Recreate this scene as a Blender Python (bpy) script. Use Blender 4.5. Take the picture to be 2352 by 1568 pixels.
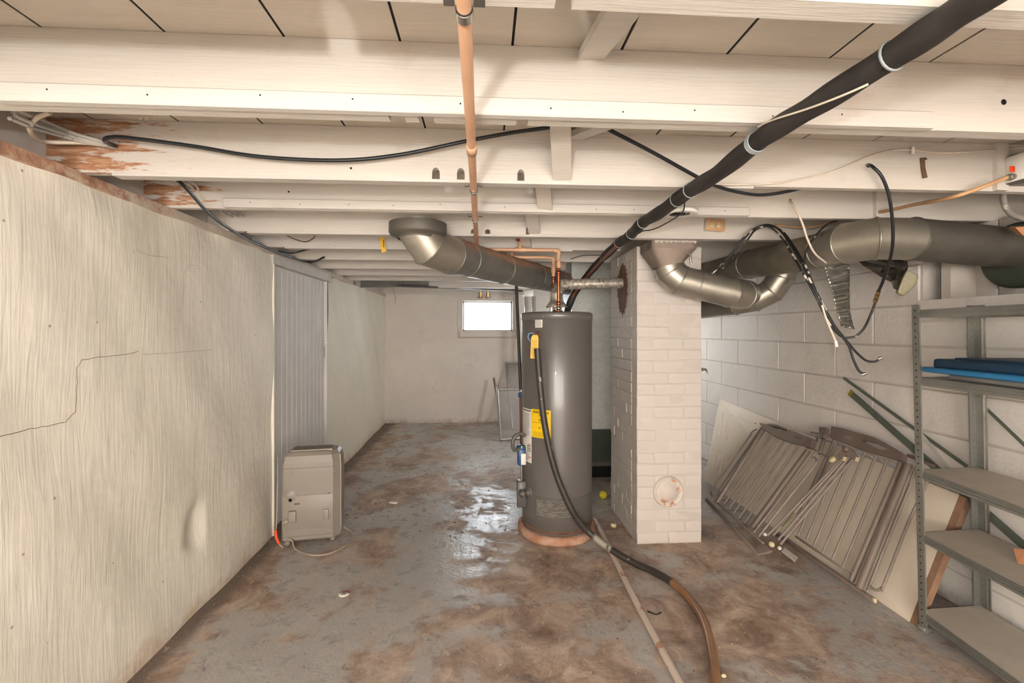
import bpy, bmesh, math, random
from mathutils import Vector, Matrix
random.seed(7)
for o in list(bpy.data.objects): bpy.data.objects.remove(o)
sc = bpy.context.scene
COL = sc.collection

# ------------------------------------------------------------------ camera
F = 1030.0; CX = 1176.0; HY = 760.0; CAMH = 1.38
YAW = math.atan(64 / F); CA, SA = math.cos(YAW), math.sin(YAW)
cam = bpy.data.cameras.new('camera'); camo = bpy.data.objects.new('camera', cam); COL.objects.link(camo)
camo.location = (0, 0, CAMH); camo.rotation_euler = (math.pi / 2, 0, -YAW)
cam.sensor_width = 36; cam.lens = F * 36 / 2352; cam.shift_y = -24 / 2352; cam.clip_start = 0.02
sc.camera = camo
# ------------------------------------------------------------------ world, lights, exposure
w = bpy.data.worlds.new('daylight'); sc.world = w; w.use_nodes = True
bg = w.node_tree.nodes['Background']; bg.inputs[0].default_value = (0.86, 0.93, 1.0, 1); bg.inputs[1].default_value = 18.0
sc.view_settings.view_transform = 'Standard'; sc.view_settings.look = 'None'
sc.view_settings.gamma = 1.0; sc.view_settings.use_curve_mapping = False
sc.view_settings.exposure = 0.95
cy = sc.cycles; cy.max_bounces = 6; cy.diffuse_bounces = 4; cy.glossy_bounces = 3; cy.transmission_bounces = 4; cy.transparent_max_bounces = 4; cy.caustics_reflective = False; cy.caustics_refractive = False
def lamp(name, kind, loc, energy, col, rot=(0, 0, 0), **kw):
    l = bpy.data.lights.new(name, kind); l.energy = energy; l.color = col
    for k, v in kw.items(): setattr(l, k, v)
    o = bpy.data.objects.new(name, l); COL.objects.link(o); o.location = loc; o.rotation_euler = rot
    return o
WARM = (0.98, 1.0, 0.98)
lamp('flash_lamp', 'POINT', (-0.23, -0.35, 1.52), 30, WARM, shadow_soft_size=0.035)
lamp('rear_fill_light', 'AREA', (0.2, -2.85, 1.05), 235, (0.97, 1.0, 1.0), rot=(math.radians(92), 0, math.pi), shape='RECTANGLE', size=3.4, size_y=1.6)  # added fill behind the camera, no real fixture
lamp('low_fill_light', 'AREA', (0.1, -1.1, 0.35), 10, (0.98, 1.0, 0.98), rot=(math.radians(140), 0, math.pi), shape='RECTANGLE', size=2.4, size_y=1.0)  # added upward fill for the joist bays, no lamp stands here
lamp('far_fill_light', 'POINT', (1.3, 5.25, 1.35), 20, (0.98, 1.0, 0.99), shadow_soft_size=0.12)  # added fill hidden behind the furnace to brighten the far end
# daylight portals sit in the two real window openings
po = lamp('window_portal', 'AREA', (0.054, 6.98, 1.608), 1, (1, 1, 1), rot=(-math.pi / 2, 0, 0), shape='RECTANGLE', size=0.8, size_y=0.48)
po.data.cycles.is_portal = True
po = lamp('window_portal', 'AREA', (2.56, 5.55, 1.55), 1, (1, 1, 1), rot=(0, math.pi / 2, 0), shape='RECTANGLE', size=0.5, size_y=0.8)
po.data.cycles.is_portal = True

# ------------------------------------------------------------------ helpers
def ray(px, py):
    u = (px - CX) / F; v = (HY - py) / F
    return Vector((u * CA + SA, -u * SA + CA, v))
C0 = Vector((0, 0, CAMH))
def AX(px, py, X): d = ray(px, py); return C0 + d * (X / d.x)
def AY(px, py, Y): d = ray(px, py); return C0 + d * (Y / d.y)
def AZ(px, py, Z): d = ray(px, py); return C0 + d * ((Z - CAMH) / d.z)
V = Vector
ORG = {}

class MB:
    def __init__(s): s.v = []; s.f = []; s.sm = []; s.mi = []
    def add(s, vs, fs, smooth=False, mi=0):
        b = len(s.v); s.v += [V(p) for p in vs]
        for f in fs: s.f.append([b + i for i in f]); s.sm.append(smooth); s.mi.append(mi)
        return s
    def box8(s, p):     # p: 4 bottom ccw, 4 top ccw
        return s.add(p, [(3, 2, 1, 0), (4, 5, 6, 7), (0, 1, 5, 4), (1, 2, 6, 5), (2, 3, 7, 6), (3, 0, 4, 7)])
    def box(s, x0, x1, y0, y1, z0, z1):
        return s.box8([(x0, y0, z0), (x1, y0, z0), (x1, y1, z0), (x0, y1, z0), (x0, y0, z1), (x1, y0, z1), (x1, y1, z1), (x0, y1, z1)])
    def rbox(s, c, size, bev=0.004, seg=2, M=None, smooth=True):
        bm = bmesh.new(); bmesh.ops.create_cube(bm, size=1)
        bmesh.ops.scale(bm, vec=size, verts=bm.verts)
        if bev > 0: bmesh.ops.bevel(bm, geom=bm.edges[:], offset=bev, segments=seg, profile=0.5, affect='EDGES')
        m = Matrix.Translation(V(c)) @ (M if M else Matrix())
        vs = [m @ v.co for v in bm.verts]; bm.verts.index_update()
        fs = [[v.index for v in f.verts] for f in bm.faces]; bm.free()
        return s.add(vs, fs, smooth)
    def bar(s, a, b, wd, th, up=V((0, 0, 1)), bev=0.0):     # rectangular bar between a and b
        a, b = V(a), V(b); d = (b - a).normalized(); x = d.cross(V(up)).normalized(); y = x.cross(d).normalized()
        M = Matrix((( *x, ), ( *d, ), ( *y, ))).transposed().to_4x4()
        return s.rbox((a + b) / 2, (wd, (b - a).length, th), bev, 1, M, bev > 0)
    def tube(s, pts, r, n=10, caps=True, rings=None, smooth=True):
        pts = [V(p) for p in pts]; m = len(pts)
        rs = r if isinstance(r, (list, tuple)) else [r] * m
        d = [(pts[i + 1] - pts[i]).normalized() for i in range(m - 1)]
        t = d[0]; a = V((0, 0, 1)) if abs(t.z) < 0.9 else V((1, 0, 0))
        x = t.cross(a).normalized(); y = t.cross(x).normalized()
        R = []
        for i in range(m):
            if i == 0: nrm = d[0]
            elif i == m - 1: nrm = d[-1]
            else: nrm = (d[i - 1] + d[i]).normalized()
            din = d[max(0, i - 1)]
            ring = []
            for k in range(n):
                an = 2 * math.pi * k / n; off = (x * math.cos(an) + y * math.sin(an)) * rs[i]
                den = din.dot(nrm)
                if abs(den) > 0.3: off = off - din * (off.dot(nrm) / den)
                ring.append(pts[i] + off)
            R.append(ring)
            if i < m - 1 and i > 0:
                q = d[i - 1].rotation_difference(d[i]); x = q @ x; y = q @ y
        if rings is not None: rings.extend(R)
        vs = [p for ring in R for p in ring]; fs = []
        for i in range(m - 1):
            for k in range(n): fs.append((i * n + k, i * n + (k + 1) % n, (i + 1) * n + (k + 1) % n, (i + 1) * n + k))
        s.add(vs, fs, smooth)
        if caps:
            s.add(R[0], [list(range(n - 1, -1, -1))]); s.add(R[-1], [list(range(n))])
        return s
    def lathe(s, c, prof, n=24, axis=(0, 0, 1), smooth=True, a0=0, a1=None):   # prof: (r, h)
        ax = V(axis).normalized(); q = V((0, 0, 1)).rotation_difference(ax); c = V(c)
        full = a1 is None; a1 = a0 + 2 * math.pi if full else a1
        k = n if full else n + 1; vs = []; fs = []
        for (r, h) in prof:
            for i in range(k):
                an = a0 + (a1 - a0) * i / n; vs.append(c + q @ V((r * math.cos(an), r * math.sin(an), h)))
        for j in range(len(prof) - 1):
            for i in range(n):
                i2 = (i + 1) % k; fs.append((j * k + i, j * k + i2, (j + 1) * k + i2, (j + 1) * k + i))
        return s.add(vs, fs, smooth)
    def prism(s, poly, ext, flip=False):   # polygon points extruded by vector
        poly = [V(p) for p in poly]; n = len(poly); e = V(ext)
        vs = poly + [p + e for p in poly]
        fs = [list(range(n))[::-1], list(range(n, 2 * n))] + [(i, (i + 1) % n, n + (i + 1) % n, n + i) for i in range(n)]
        return s.add(vs, fs)
    def sphere(s, c, r, n=12, sc_=(1, 1, 1)):
        prof = [(max(1e-5, math.sin(math.pi * i / 8)), -math.cos(math.pi * i / 8)) for i in range(9)]
        t = MB().lathe((0, 0, 0), prof, n)
        return s.add([V(c) + V((p.x * r * sc_[0], p.y * r * sc_[1], p.z * r * sc_[2])) for p in t.v], t.f, True)

def smooth(pts, n=8):
    pts = [V(p) for p in pts]; P = [pts[0] * 2 - pts[1]] + pts + [pts[-1] * 2 - pts[-2]]; out = []
    for i in range(1, len(P) - 2):
        a, b, c, d = P[i - 1:i + 3]
        for k in range(n):
            t = k / n
            out.append(0.5 * ((2 * b) + (c - a) * t + (2 * a - 5 * b + 4 * c - d) * t * t + (3 * b - a - 3 * c + d) * t ** 3))
    out.append(pts[-1]); return out

def setp(o, label=None, cat=None, group=None, kind=None):
    if label: o['label'] = label
    if cat: o['category'] = cat
    if group: o['group'] = group
    if kind: o['kind'] = kind
    return o
def build(name, mb, mats, parent=None, label=None, cat=None, group=None, kind=None, origin=None):
    if not isinstance(mats, (list, tuple)): mats = [mats]
    if parent is not None: og = ORG[parent.name]
    elif origin is not None: og = V(origin)
    else:
        xs = [p.x for p in mb.v]; ys = [p.y for p in mb.v]
        og = V(((min(xs) + max(xs)) / 2, (min(ys) + max(ys)) / 2, min(p.z for p in mb.v)))
    me = bpy.data.meshes.new(name); me.from_pydata([p - og for p in mb.v], [], mb.f); me.validate()
    for m in mats: me.materials.append(m)
    if len(me.polygons) == len(mb.f):
        me.polygons.foreach_set('use_smooth', mb.sm); me.polygons.foreach_set('material_index', mb.mi)
    bm = bmesh.new(); bm.from_mesh(me); bmesh.ops.recalc_face_normals(bm, faces=bm.faces); bm.to_mesh(me); bm.free()
    o = bpy.data.objects.new(name, me); COL.objects.link(o)
    if parent is not None: o.parent = parent
    else: o.location = og
    ORG[o.name] = og
    return setp(o, label, cat, group, kind)
def thing(name, loc, label, cat, group=None, kind=None):
    o = bpy.data.objects.new(name, None); COL.objects.link(o); o.location = loc; o.empty_display_size = 0.05
    ORG[o.name] = V(loc); return setp(o, label, cat, group, kind)

# ------------------------------------------------------------------ materials
def srgb(r, g, b):
    f = lambda c: c / 12.92 if c <= 0.04045 else ((c + 0.055) / 1.055) ** 2.4
    return (f(r / 255), f(g / 255), f(b / 255), 1)
class NT:
    def __init__(s, name):
        s.m = bpy.data.materials.new(name); s.m.use_nodes = True; s.t = s.m.node_tree; s.n = s.t.nodes
        s.b = s.n['Principled BSDF']; s.tc = s.n.new('ShaderNodeTexCoord')
    def L(s, a, b): s.t.links.new(a, b)
    def map(s, scale=(1, 1, 1), coord='Object', rot=(0, 0, 0), loc=(0, 0, 0)):
        m = s.n.new('ShaderNodeMapping'); m.inputs['Scale'].default_value = scale; m.inputs['Rotation'].default_value = rot
        m.inputs['Location'].default_value = loc
        s.L(s.tc.outputs[coord], m.inputs[0]); return m.outputs[0]
    def noise(s, scale, detail=4, rough=0.55, vec=None, dist=0.0):
        n = s.n.new('ShaderNodeTexNoise'); n.inputs['Scale'].default_value = scale; n.inputs['Detail'].default_value = detail
        n.inputs['Roughness'].default_value = rough; n.inputs['Distortion'].default_value = dist
        s.L(vec if vec else s.tc.outputs['Object'], n.inputs['Vector']); return n.outputs[0]
    def voro(s, scale, vec=None, out='Color', feat='F1'):
        n = s.n.new('ShaderNodeTexVoronoi'); n.feature = feat; n.inputs['Scale'].default_value = scale
        s.L(vec if vec else s.tc.outputs['Object'], n.inputs['Vector']); return n.outputs[out]
    def ramp(s, fac, stops, interp='LINEAR'):
        r = s.n.new('ShaderNodeValToRGB'); r.color_ramp.interpolation = interp; e = r.color_ramp.elements
        while len(e) < len(stops): e.new(0.5)
        for k, (p, c) in enumerate(stops):
            e[k].position = p; e[k].color = c if isinstance(c, tuple) else (c, c, c, 1)
        s.L(fac, r.inputs[0]); return r.outputs[0]
    def mix(s, fac, a, b, mode='MIX'):
        m = s.n.new('ShaderNodeMix'); m.data_type = 'RGBA'; m.blend_type = mode
        for i, x in ((0, fac), (6, a), (7, b)):
            if isinstance(x, (int, float)): m.inputs[i].default_value = x
            elif isinstance(x, tuple): m.inputs[i].default_value = x
            else: s.L(x, m.inputs[i])
        return m.outputs[2]
    def math(s, op, a, b=0.0, c=None, clamp=False):
        m = s.n.new('ShaderNodeMath'); m.operation = op; m.use_clamp = clamp
        for i, x in enumerate((a, b, c)):
            if x is None: continue
            if isinstance(x, (int, float)): m.inputs[i].default_value = x
            else: s.L(x, m.inputs[i])
        return m.outputs[0]
    def sep(s, vec=None):
        x = s.n.new('ShaderNodeSeparateXYZ'); s.L(vec if vec else s.tc.outputs['Object'], x.inputs[0]); return x.outputs
    def bump(s, h, strength=0.3, dist=0.01, prev=None):
        b = s.n.new('ShaderNodeBump'); b.inputs['Strength'].default_value = strength; b.inputs['Distance'].default_value = dist
        s.L(h, b.inputs['Height'])
        if prev: s.L(prev, b.inputs['Normal'])
        return b.outputs[0]
    def out(s, col=None, rough=None, metal=None, normal=None, **kw):
        for key, x in (('Base Color', col), ('Roughness', rough), ('Metallic', metal), ('Normal', normal)):
            if x is None: continue
            if isinstance(x, (int, float, tuple)): s.b.inputs[key].default_value = x
            else: s.L(x, s.b.inputs[key])
        for k, v in kw.items(): s.b.inputs[k.replace('_', ' ')].default_value = v
        return s.m
def simple(name, c, rough=0.55, metal=0.0, var=0.12, vs=8, bump=0.0, bs=60, stretch=(1, 1, 1), c2=None, **kw):
    t = NT(name); v = t.map(stretch)
    a = srgb(*c); b = srgb(*(c2 if c2 else [max(0, x * (1 - var)) for x in c]))
    col = t.ramp(t.noise(vs, 3, 0.6, v), [(0.35, a), (0.68, b)])
    nrm = t.bump(t.noise(bs, 3, 0.6, v), bump, 0.004) if bump else None
    return t.out(col, rough, metal, nrm, **kw)
def wood_paint(name, c, c2, stain=None, stain_at=None):
    t = NT(name)
    g = t.noise(1, 3, 0.6, t.map((1.2, 14, 16)))
    col = t.ramp(g, [(0.3, srgb(*c)), (0.72, srgb(*c2))])
    fine = t.noise(1, 2, 0.6, t.map((6, 120, 140)))
    if stain:
        x = t.sep(t.tc.outputs['Object'])
        m = t.noise(1, 6, 0.7, t.map((5, 20, 34)))
        m2 = t.math('ADD', t.math('MULTIPLY', t.math('SUBTRACT', stain_at, x[0]), 1.6), t.math('MULTIPLY', t.math('SUBTRACT', m, 0.5), 3.6))
        col = t.mix(t.ramp(m2, [(0.25, 0.0), (0.42, 1.0)]), col, t.ramp(t.noise(1, 5, 0.7, t.map((8, 40, 70))), [(0.3, srgb(104, 64, 42)), (0.5, srgb(166, 118, 86)), (0.7, srgb(200, 164, 134))]))
    dirt = t.noise(3.5, 4, 0.75)
    col = t.mix(t.ramp(dirt, [(0.60, 0.0), (0.75, 0.35)]), col, srgb(176, 150, 128))
    return t.out(col, 0.55, 0, t.bump(t.math('ADD', fine, g), 0.28, 0.004))
CREAM = (204, 196, 187)
m_joist = wood_paint('cream_painted_timber', CREAM, (194, 185, 175))
m_joist2 = wood_paint('greyed_painted_timber', (200, 193, 186), (186, 178, 170))
m_joistC = wood_paint('stained_timber_end', CREAM, (194, 185, 175), True, -1.08)
m_joistD = wood_paint('stained_timber_end', CREAM, (194, 185, 175), True, -1.17)
m_deck = wood_paint('cream_painted_boards', (206, 196, 184), (196, 185, 171))
m_ledger = wood_paint('white_painted_strip', (198, 191, 184), (190, 182, 174))
m_dark = simple('dark_void', (24, 20, 18), 0.9)
m_black = simple('black_rubber', (24, 25, 27), 0.38, 0, 0.2, 20)
m_hole = simple('hole_black', (12, 10, 9), 0.9)

def plaster_left():
    t = NT('brushed_cream_plaster')
    strokes = t.noise(1, 3, 0.6, t.map((1, 58, 4.0)), 0.6)
    warp = t.noise(1, 2, 0.6, t.map((1, 18, 2.2), rot=(0.35, 0, 0)), 1.2)
    lump = t.noise(5.5, 2, 0.6)
    col = t.ramp(t.noise(1.3, 4, 0.6), [(0.3, srgb(237, 231, 218)), (0.7, srgb(228, 220, 205))])
    z = t.sep()[2]
    base = t.math('ADD', t.math('MULTIPLY', z, -4.5), t.math('MULTIPLY', t.noise(7, 4, 0.75), 1.6))
    col = t.mix(t.ramp(base, [(0.45, 0.0), (0.85, 0.6)]), col, srgb(196, 166, 138))
    spk = t.ramp(t.voro(9, None, 'Distance'), [(0.03, 1.0), (0.05, 0.0)])
    col = t.mix(t.math('MULTIPLY', spk, 0.6), col, srgb(96, 78, 62))
    n3 = t.bump(t.math('ADD', t.math('ADD', t.math('MULTIPLY', strokes, .18), t.math('MULTIPLY', warp, .24)), t.math('MULTIPLY', lump, .9)), 1.0, 0.0105)
    return t.out(col, 0.62, 0, n3)
m_left = plaster_left()
def plaster(name, a, b, grime=(150, 135, 122), low=0.55):
    t = NT(name)
    col = t.ramp(t.noise(1.8, 4, 0.65), [(0.3, srgb(*a)), (0.7, srgb(*b))])
    col = t.mix(t.ramp(t.noise(4.0, 5, 0.75, None, 0.5), [(0.62, 0.0), (0.8, 0.55)]), col, srgb(*grime))
    z = t.sep()[2]
    base = t.math('ADD', t.math('MULTIPLY', z, -5.0), t.math('MULTIPLY', t.noise(9, 4, 0.75), 1.6))
    col = t.mix(t.ramp(base, [(0.5, 0.0), (0.9, low)]), col, srgb(140, 118, 100)) if low else col
    return t.out(col, 0.65, 0, t.bump(t.noise(9, 4, 0.62), 0.45, 0.02))
m_back = plaster('white_plaster', (212, 203, 194), (198, 188, 180))
m_block = plaster('painted_block', (232, 226, 221), (220, 213, 207), (190, 176, 164))
m_mortar = plaster('painted_mortar', (216, 208, 201), (200, 191, 183))
m_brick = plaster('white_painted_brick', (206, 198, 191), (194, 185, 178), (180, 160, 144), 0)
m_bmortar = plaster('white_painted_joint', (198, 189, 182), (186, 177, 169))

def floor_mat():
    t = NT('worn_painted_concrete')
    P = t.sep()
    big = t.noise(1.05, 5, 0.66, None, 0.9)
    mid = t.noise(3.6, 5, 0.7, t.map(loc=(3, 7, 0)), 0.6)
    fine = t.noise(22, 5, 0.75)
    # dirt gathers round the heater and along the walls
    cx = t.math('SUBTRACT', P[0], 0.75); cy = t.math('SUBTRACT', P[1], 1.95)
    r2 = t.math('ADD', t.math('MULTIPLY', cx, cx), t.math('MULTIPLY', t.math('MULTIPLY', cy, cy), 0.5))
    bias = t.math('MULTIPLY', t.math('SUBTRACT', 1.3, r2, None, True), 0.085)
    e1 = t.math('MULTIPLY', t.math('SUBTRACT', -1.08, P[0], None, True), 0.55)
    fy = t.math('SUBTRACT', P[1], 4.1); fx_ = t.math('ADD', P[0], 0.45)
    fr2 = t.math('ADD', t.math('MULTIPLY', t.math('MULTIPLY', fx_, fx_), 1.6), t.math('MULTIPLY', fy, fy))
    bias = t.math('ADD', bias, t.math('MULTIPLY', t.math('SUBTRACT', 1.2, fr2, None, True), 0.05))
    m = t.math('ADD', t.math('ADD', t.math('ADD', t.math('MULTIPLY', big, 0.62), t.math('MULTIPLY', mid, 0.38)), bias), e1)
    dm = t.ramp(t.math('ADD', m, t.math('MULTIPLY', t.math('SUBTRACT', fine, 0.5), 0.10)), [(0.51, 0.0), (0.56, 0.75), (0.66, 1.0)])
    grey = t.ramp(t.noise(2.1, 5, 0.65), [(0.3, srgb(182, 178, 174)), (0.7, srgb(162, 157, 154))])
    dirt = t.ramp(t.noise(5.5, 5, 0.72, t.map(loc=(9, 2, 0)), 0.5), [(0.30, srgb(98, 76, 64)), (0.43, srgb(146, 121, 104)), (0.55, srgb(176, 152, 134)), (0.70, srgb(210, 190, 172))])
    col = t.mix(dm, grey, dirt)
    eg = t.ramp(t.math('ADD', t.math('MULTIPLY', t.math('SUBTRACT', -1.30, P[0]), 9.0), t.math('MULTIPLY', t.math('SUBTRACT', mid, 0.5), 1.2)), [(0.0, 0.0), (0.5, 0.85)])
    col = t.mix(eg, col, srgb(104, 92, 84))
    sp = t.ramp(t.noise(60, 5, 0.8), [(0.66, 0.0), (0.72, 0.8)])
    col = t.mix(sp, col, srgb(84, 62, 50))
    sp2 = t.ramp(t.voro(38, None, 'Distance'), [(0.045, 1.0), (0.07, 0.0)])
    col = t.mix(t.math('MULTIPLY', sp2, t.ramp(mid, [(0.5, 0.0), (0.55, 1.0)])), col, srgb(220, 205, 190))
    sp3 = t.ramp(t.noise(9, 5, 0.8, t.map(loc=(1, 1, 5)), 1.5), [(0.665, 0.0), (0.70, 0.45)])
    col = t.mix(sp3, col, srgb(120, 84, 64))
    fl1 = t.ramp(t.noise(13, 5, 0.78, t.map(loc=(5, 3, 2)), 0.8), [(0.60, 0.0), (0.64, 0.7)])
    col = t.mix(fl1, col, srgb(200, 178, 158))
    fl2 = t.ramp(t.noise(17, 5, 0.8, t.map(loc=(2, 8, 1)), 1.0), [(0.60, 0.0), (0.65, 0.6)])
    col = t.mix(fl2, col, srgb(120, 92, 76))
    rough = t.ramp(t.math('ADD', t.math('MULTIPLY', dm, 0.5), t.math('MULTIPLY', t.noise(7, 5, 0.7), 0.5)), [(0.2, 0.26), (0.6, 0.62)])
    return t.out(col, rough, 0, t.bump(t.noise(18, 3, 0.7), 0.5, 0.007))
m_floor = floor_mat()

def metal_mat(name, a, b, rough=0.42, metal=0.85, rust=0.0, spangle=26, dust=0.0, spw=0.10):
    t = NT(name)
    sp = t.voro(spangle, None, 'Color'); k = t.n.new('ShaderNodeRGBToBW'); t.L(sp, k.inputs[0])
    f = t.math('ADD', t.math('MULTIPLY', k.outputs[0], spw), t.math('MULTIPLY', t.noise(5, 3, 0.6), 1 - spw))
    col = t.ramp(f, [(0.3, srgb(*a)), (0.7, srgb(*b))]); met = metal
    r = t.ramp(t.noise(9, 2, 0.65), [(0.3, rough - 0.08), (0.7, rough + 0.14)])
    if rust or dust:
        g = t.n.new('ShaderNodeNewGeometry'); nz = t.sep(g.outputs['Normal'])[2]
        mk = t.math('ADD', t.math('ADD', nz, rust - 1.0), t.math('MULTIPLY', t.math('SUBTRACT', t.noise(4.5, 4, 0.7), 0.5), 1.5))
        mk = t.ramp(mk, [(0.0, 0.0), (0.35, 0.85)])
        c = t.ramp(t.noise(11, 6, 0.7), [(0.3, srgb(150, 104, 76)), (0.7, srgb(184, 142, 112))])
        col = t.mix(mk, col, c); met = t.math('MULTIPLY', t.math('SUBTRACT', 1.0, mk), metal); r = t.mix(mk, r, 0.8 if False else (0.8, 0.8, 0.8, 1))
    fl = t.ramp(t.noise(30, 3, 0.8), [(0.70, 0.0), (0.73, 0.8)])
    col = t.mix(fl, col, srgb(206, 202, 194))
    return t.out(col, r, met, t.bump(t.noise(7, 1, 0.5), 0.12, 0.01))
m_galv = metal_mat('galvanised_steel', (176, 170, 158), (150, 145, 134), 0.34, 0.75)
m_galvA = metal_mat('galvanised_rusty_top', (140, 137, 130), (120, 117, 112), 0.4, 0.5, rust=0.82)
m_galvD = metal_mat('galvanised_dull', (150, 141, 127), (128, 120, 107), 0.42, 0.6, rust=0.12)
m_galvdk = metal_mat('galvanised_painted_dark', (104, 98, 90), (84, 79, 72), 0.5, 0.4)
m_boot = metal_mat('duct_boot_grey_brown', (146, 130, 119), (116, 103, 94), 0.55, 0.25)
m_plen = metal_mat('plenum_sheet', (212, 214, 209), (190, 194, 190), 0.42, 0.15, spangle=40, spw=0.25)
m_vent = metal_mat('spangled_vent_steel', (196, 188, 176), (134, 127, 118), 0.36, 0.45, spangle=60, spw=0.6)
m_shelf = metal_mat('shelf_steel', (156, 155, 149), (134, 134, 128), 0.4, 0.5, spangle=80)
m_chrome = simple('bright_steel', (200, 196, 190), 0.25, 0.95)
m_cop = simple('copper', (188, 112, 82), 0.30, 0.9, 0.3, 12, c2=(140, 78, 56))
m_copp = simple('painted_copper_pipe', (212, 168, 134), 0.42, 0.0, 0.15, 6, c2=(196, 150, 118))
m_brass = simple('brass', (180, 148, 98), 0.35, 0.9)
def shelf_top():
    t = NT('worn_shelf_board'); P = t.map((1, 1, 1))
    col = t.ramp(t.noise(4, 8, 0.7), [(0.3, srgb(206, 197, 185)), (0.7, srgb(186, 177, 166))])
    col = t.mix(t.ramp(t.noise(2.2, 9, 0.75, t.map(loc=(4, 1, 0))), [(0.55, 0.0), (0.68, 0.7)]), col, srgb(190, 180, 168))
    col = t.mix(t.ramp(t.noise(1, 9, 0.8, t.map((16, 5, 8))), [(0.66, 0.0), (0.70, 0.7)]), col, srgb(120, 62, 48))
    return t.out(col, 0.55, 0.1)
m_shelft = shelf_top()
m_heater = simple('heater_grey_enamel', (98, 93, 90), 0.33, 0.0, 0.04, 3, Coat_Weight=0.3)
m_heaterl = simple('heater_grey_lower', (92, 88, 85), 0.4, 0.0, 0.06, 4)
m_screen = simple('silver_mesh', (164, 158, 150), 0.4, 0.5, 0.5, 30, 0.8, 240, (1, 1, 6), c2=(90, 86, 82))
m_labelw = simple('white_label', (226, 220, 212), 0.5, 0, 0.03)
m_labely = simple('yellow_label', (250, 206, 20), 0.5, 0, 0.03)
m_tagy = simple('yellow_tag', (240, 190, 60), 0.55, 0, 0.08)
m_ink = simple('black_ink', (26, 24, 22), 0.6)
m_inkg = simple('grey_ink', (150, 144, 138), 0.6)
m_red = simple('red_plastic', (196, 32, 28), 0.4)
m_blue = simple('blue_plastic', (34, 78, 124), 0.4)
m_blul = simple('light_blue_plastic', (120, 160, 200), 0.4)
m_pad = simple('pink_concrete', (184, 150, 128), 0.8, 0, 0.3, 14, 0.5, 60, c2=(160, 110, 84))
m_deh = simple('beige_grey_plastic', (146, 136, 127), 0.42, 0, 0.05, 5)
m_dehd = simple('dark_grille', (112, 100, 90), 0.6)
m_dehl = simple('pale_plastic_trim', (206, 196, 182), 0.35)
m_orange = simple('orange_plastic', (250, 84, 40), 0.5)
m_cordg = simple('beige_cord', (176, 160, 142), 0.5)
m_cable = simple('black_cable', (30, 33, 37), 0.35, 0, 0.2)
def splatter(name, base, paint, th=0.56):
    t = NT(name)
    return t.out(t.mix(t.ramp(t.noise(14, 4, 0.6, t.map((1, 1, 1))), [(th, 0.0), (th + 0.03, 1.0)]), srgb(*base), srgb(*paint)), 0.45)
m_cablep = splatter('black_cable_paint_splashed', (34, 33, 33), (214, 206, 196), 0.57)
m_ins = simple('black_foam_insulation', (46, 40, 37), 0.6, 0, 0.3, 10, 0.35, 40, c2=(30, 27, 26))
m_wirew = simple('white_wire', (222, 206, 188), 0.5)
m_wireg = splatter('grey_painted_cable', (152, 148, 142), (196, 190, 180), 0.5)
m_tan = simple('tan_cable', (206, 160, 116), 0.5, 0, 0.1)
m_tie = simple('grey_white_tie', (150, 157, 159), 0.4)
m_hoseb = splatter('black_hose_scuffed', (52, 47, 43), (150, 140, 128), 0.64)
m_hosebr = simple('brown_tube', (150, 110, 74), 0.32, 0, 0.15, 5, c2=(126, 90, 60))
m_fpipe = splatter('white_pipe_flaking', (206, 190, 176), (176, 132, 112), 0.58)
m_door = simple('white_door_paint', (232, 220, 204), 0.5, 0, 0.08, 3, c2=(222, 208, 190))
m_dooredge = simple('brown_fibreboard_edge', (156, 120, 95), 0.75, 0, 0.15, 12)
m_gate = simple('taupe_gate_paint', (146, 132, 123), 0.55, 0.0, 0.06, 6)
m_gatep = simple('brown_plastic', (126, 108, 99), 0.45, 0, 0.08, 6)
m_knob = simple('cream_plastic', (218, 202, 160), 0.45, 0, 0.08)
m_white = simple('white_plastic', (228, 222, 214), 0.45, 0, 0.05)
m_acc = simple('white_panelling', (214, 209, 205), 0.6, 0, 0.05, 4)
m_sill = None
def sill_mat():
    t = NT('stained_sill_plate'); P = t.sep()
    col = t.ramp(t.noise(6, 7, 0.7), [(0.3, srgb(214, 202, 188)), (0.7, srgb(196, 180, 164))])
    y = t.math('MULTIPLY', t.math('SUBTRACT', 2.15, P[1]), 1.0)
    mk = t.ramp(t.math('ADD', y, t.math('MULTIPLY', t.math('SUBTRACT', t.noise(7, 8, 0.75), 0.5), 2.4)), [(0.1, 0.0), (0.4, 1.0)])
    st = t.ramp(t.noise(10, 8, 0.75), [(0.3, srgb(120, 84, 62)), (0.5, srgb(178, 136, 110)), (0.62, srgb(208, 184, 162))])
    return t.out(t.mix(mk, col, st), 0.75, 0, t.bump(t.noise(30, 5, 0.7), 0.6, 0.01))
m_sill = sill_mat()
m_green = simple('dark_green_enamel', (66, 74, 64), 0.45, 0.1, 0.2, 6)
m_greens = simple('green_grey_steel', (112, 118, 108), 0.42, 0.4, 0.15, 5)
m_bluelid = simple('navy_blue_plastic', (28, 62, 92), 0.5, 0, 0.15, 3)
m_bluelid2 = simple('bright_blue_plastic', (48, 132, 190), 0.42, 0, 0.06)
m_card = simple('cardboard', (196, 136, 98), 0.8, 0, 0.1)
m_foil = metal_mat('silver_tape', (180, 176, 168), (130, 126, 118), 0.3, 0.85)
m_film = simple('dark_plastic_film', (70, 64, 58), 0.25, 0.2, 0.3, 8, 0.5, 14)
m_insul = simple('yellowed_insulation', (176, 168, 140), 0.85, 0, 0.15, 9, 0.6, 30)
m_wood = simple('raw_wood', (150, 124, 104), 0.75, 0, 0.3, 3, 0.4, 30, (1, 1, 0.15), c2=(96, 76, 62))
m_rust = simple('rust_brown', (112, 82, 62), 0.85, 0, 0.25, 14, 0.5, 40, c2=(84, 58, 42))
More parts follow.
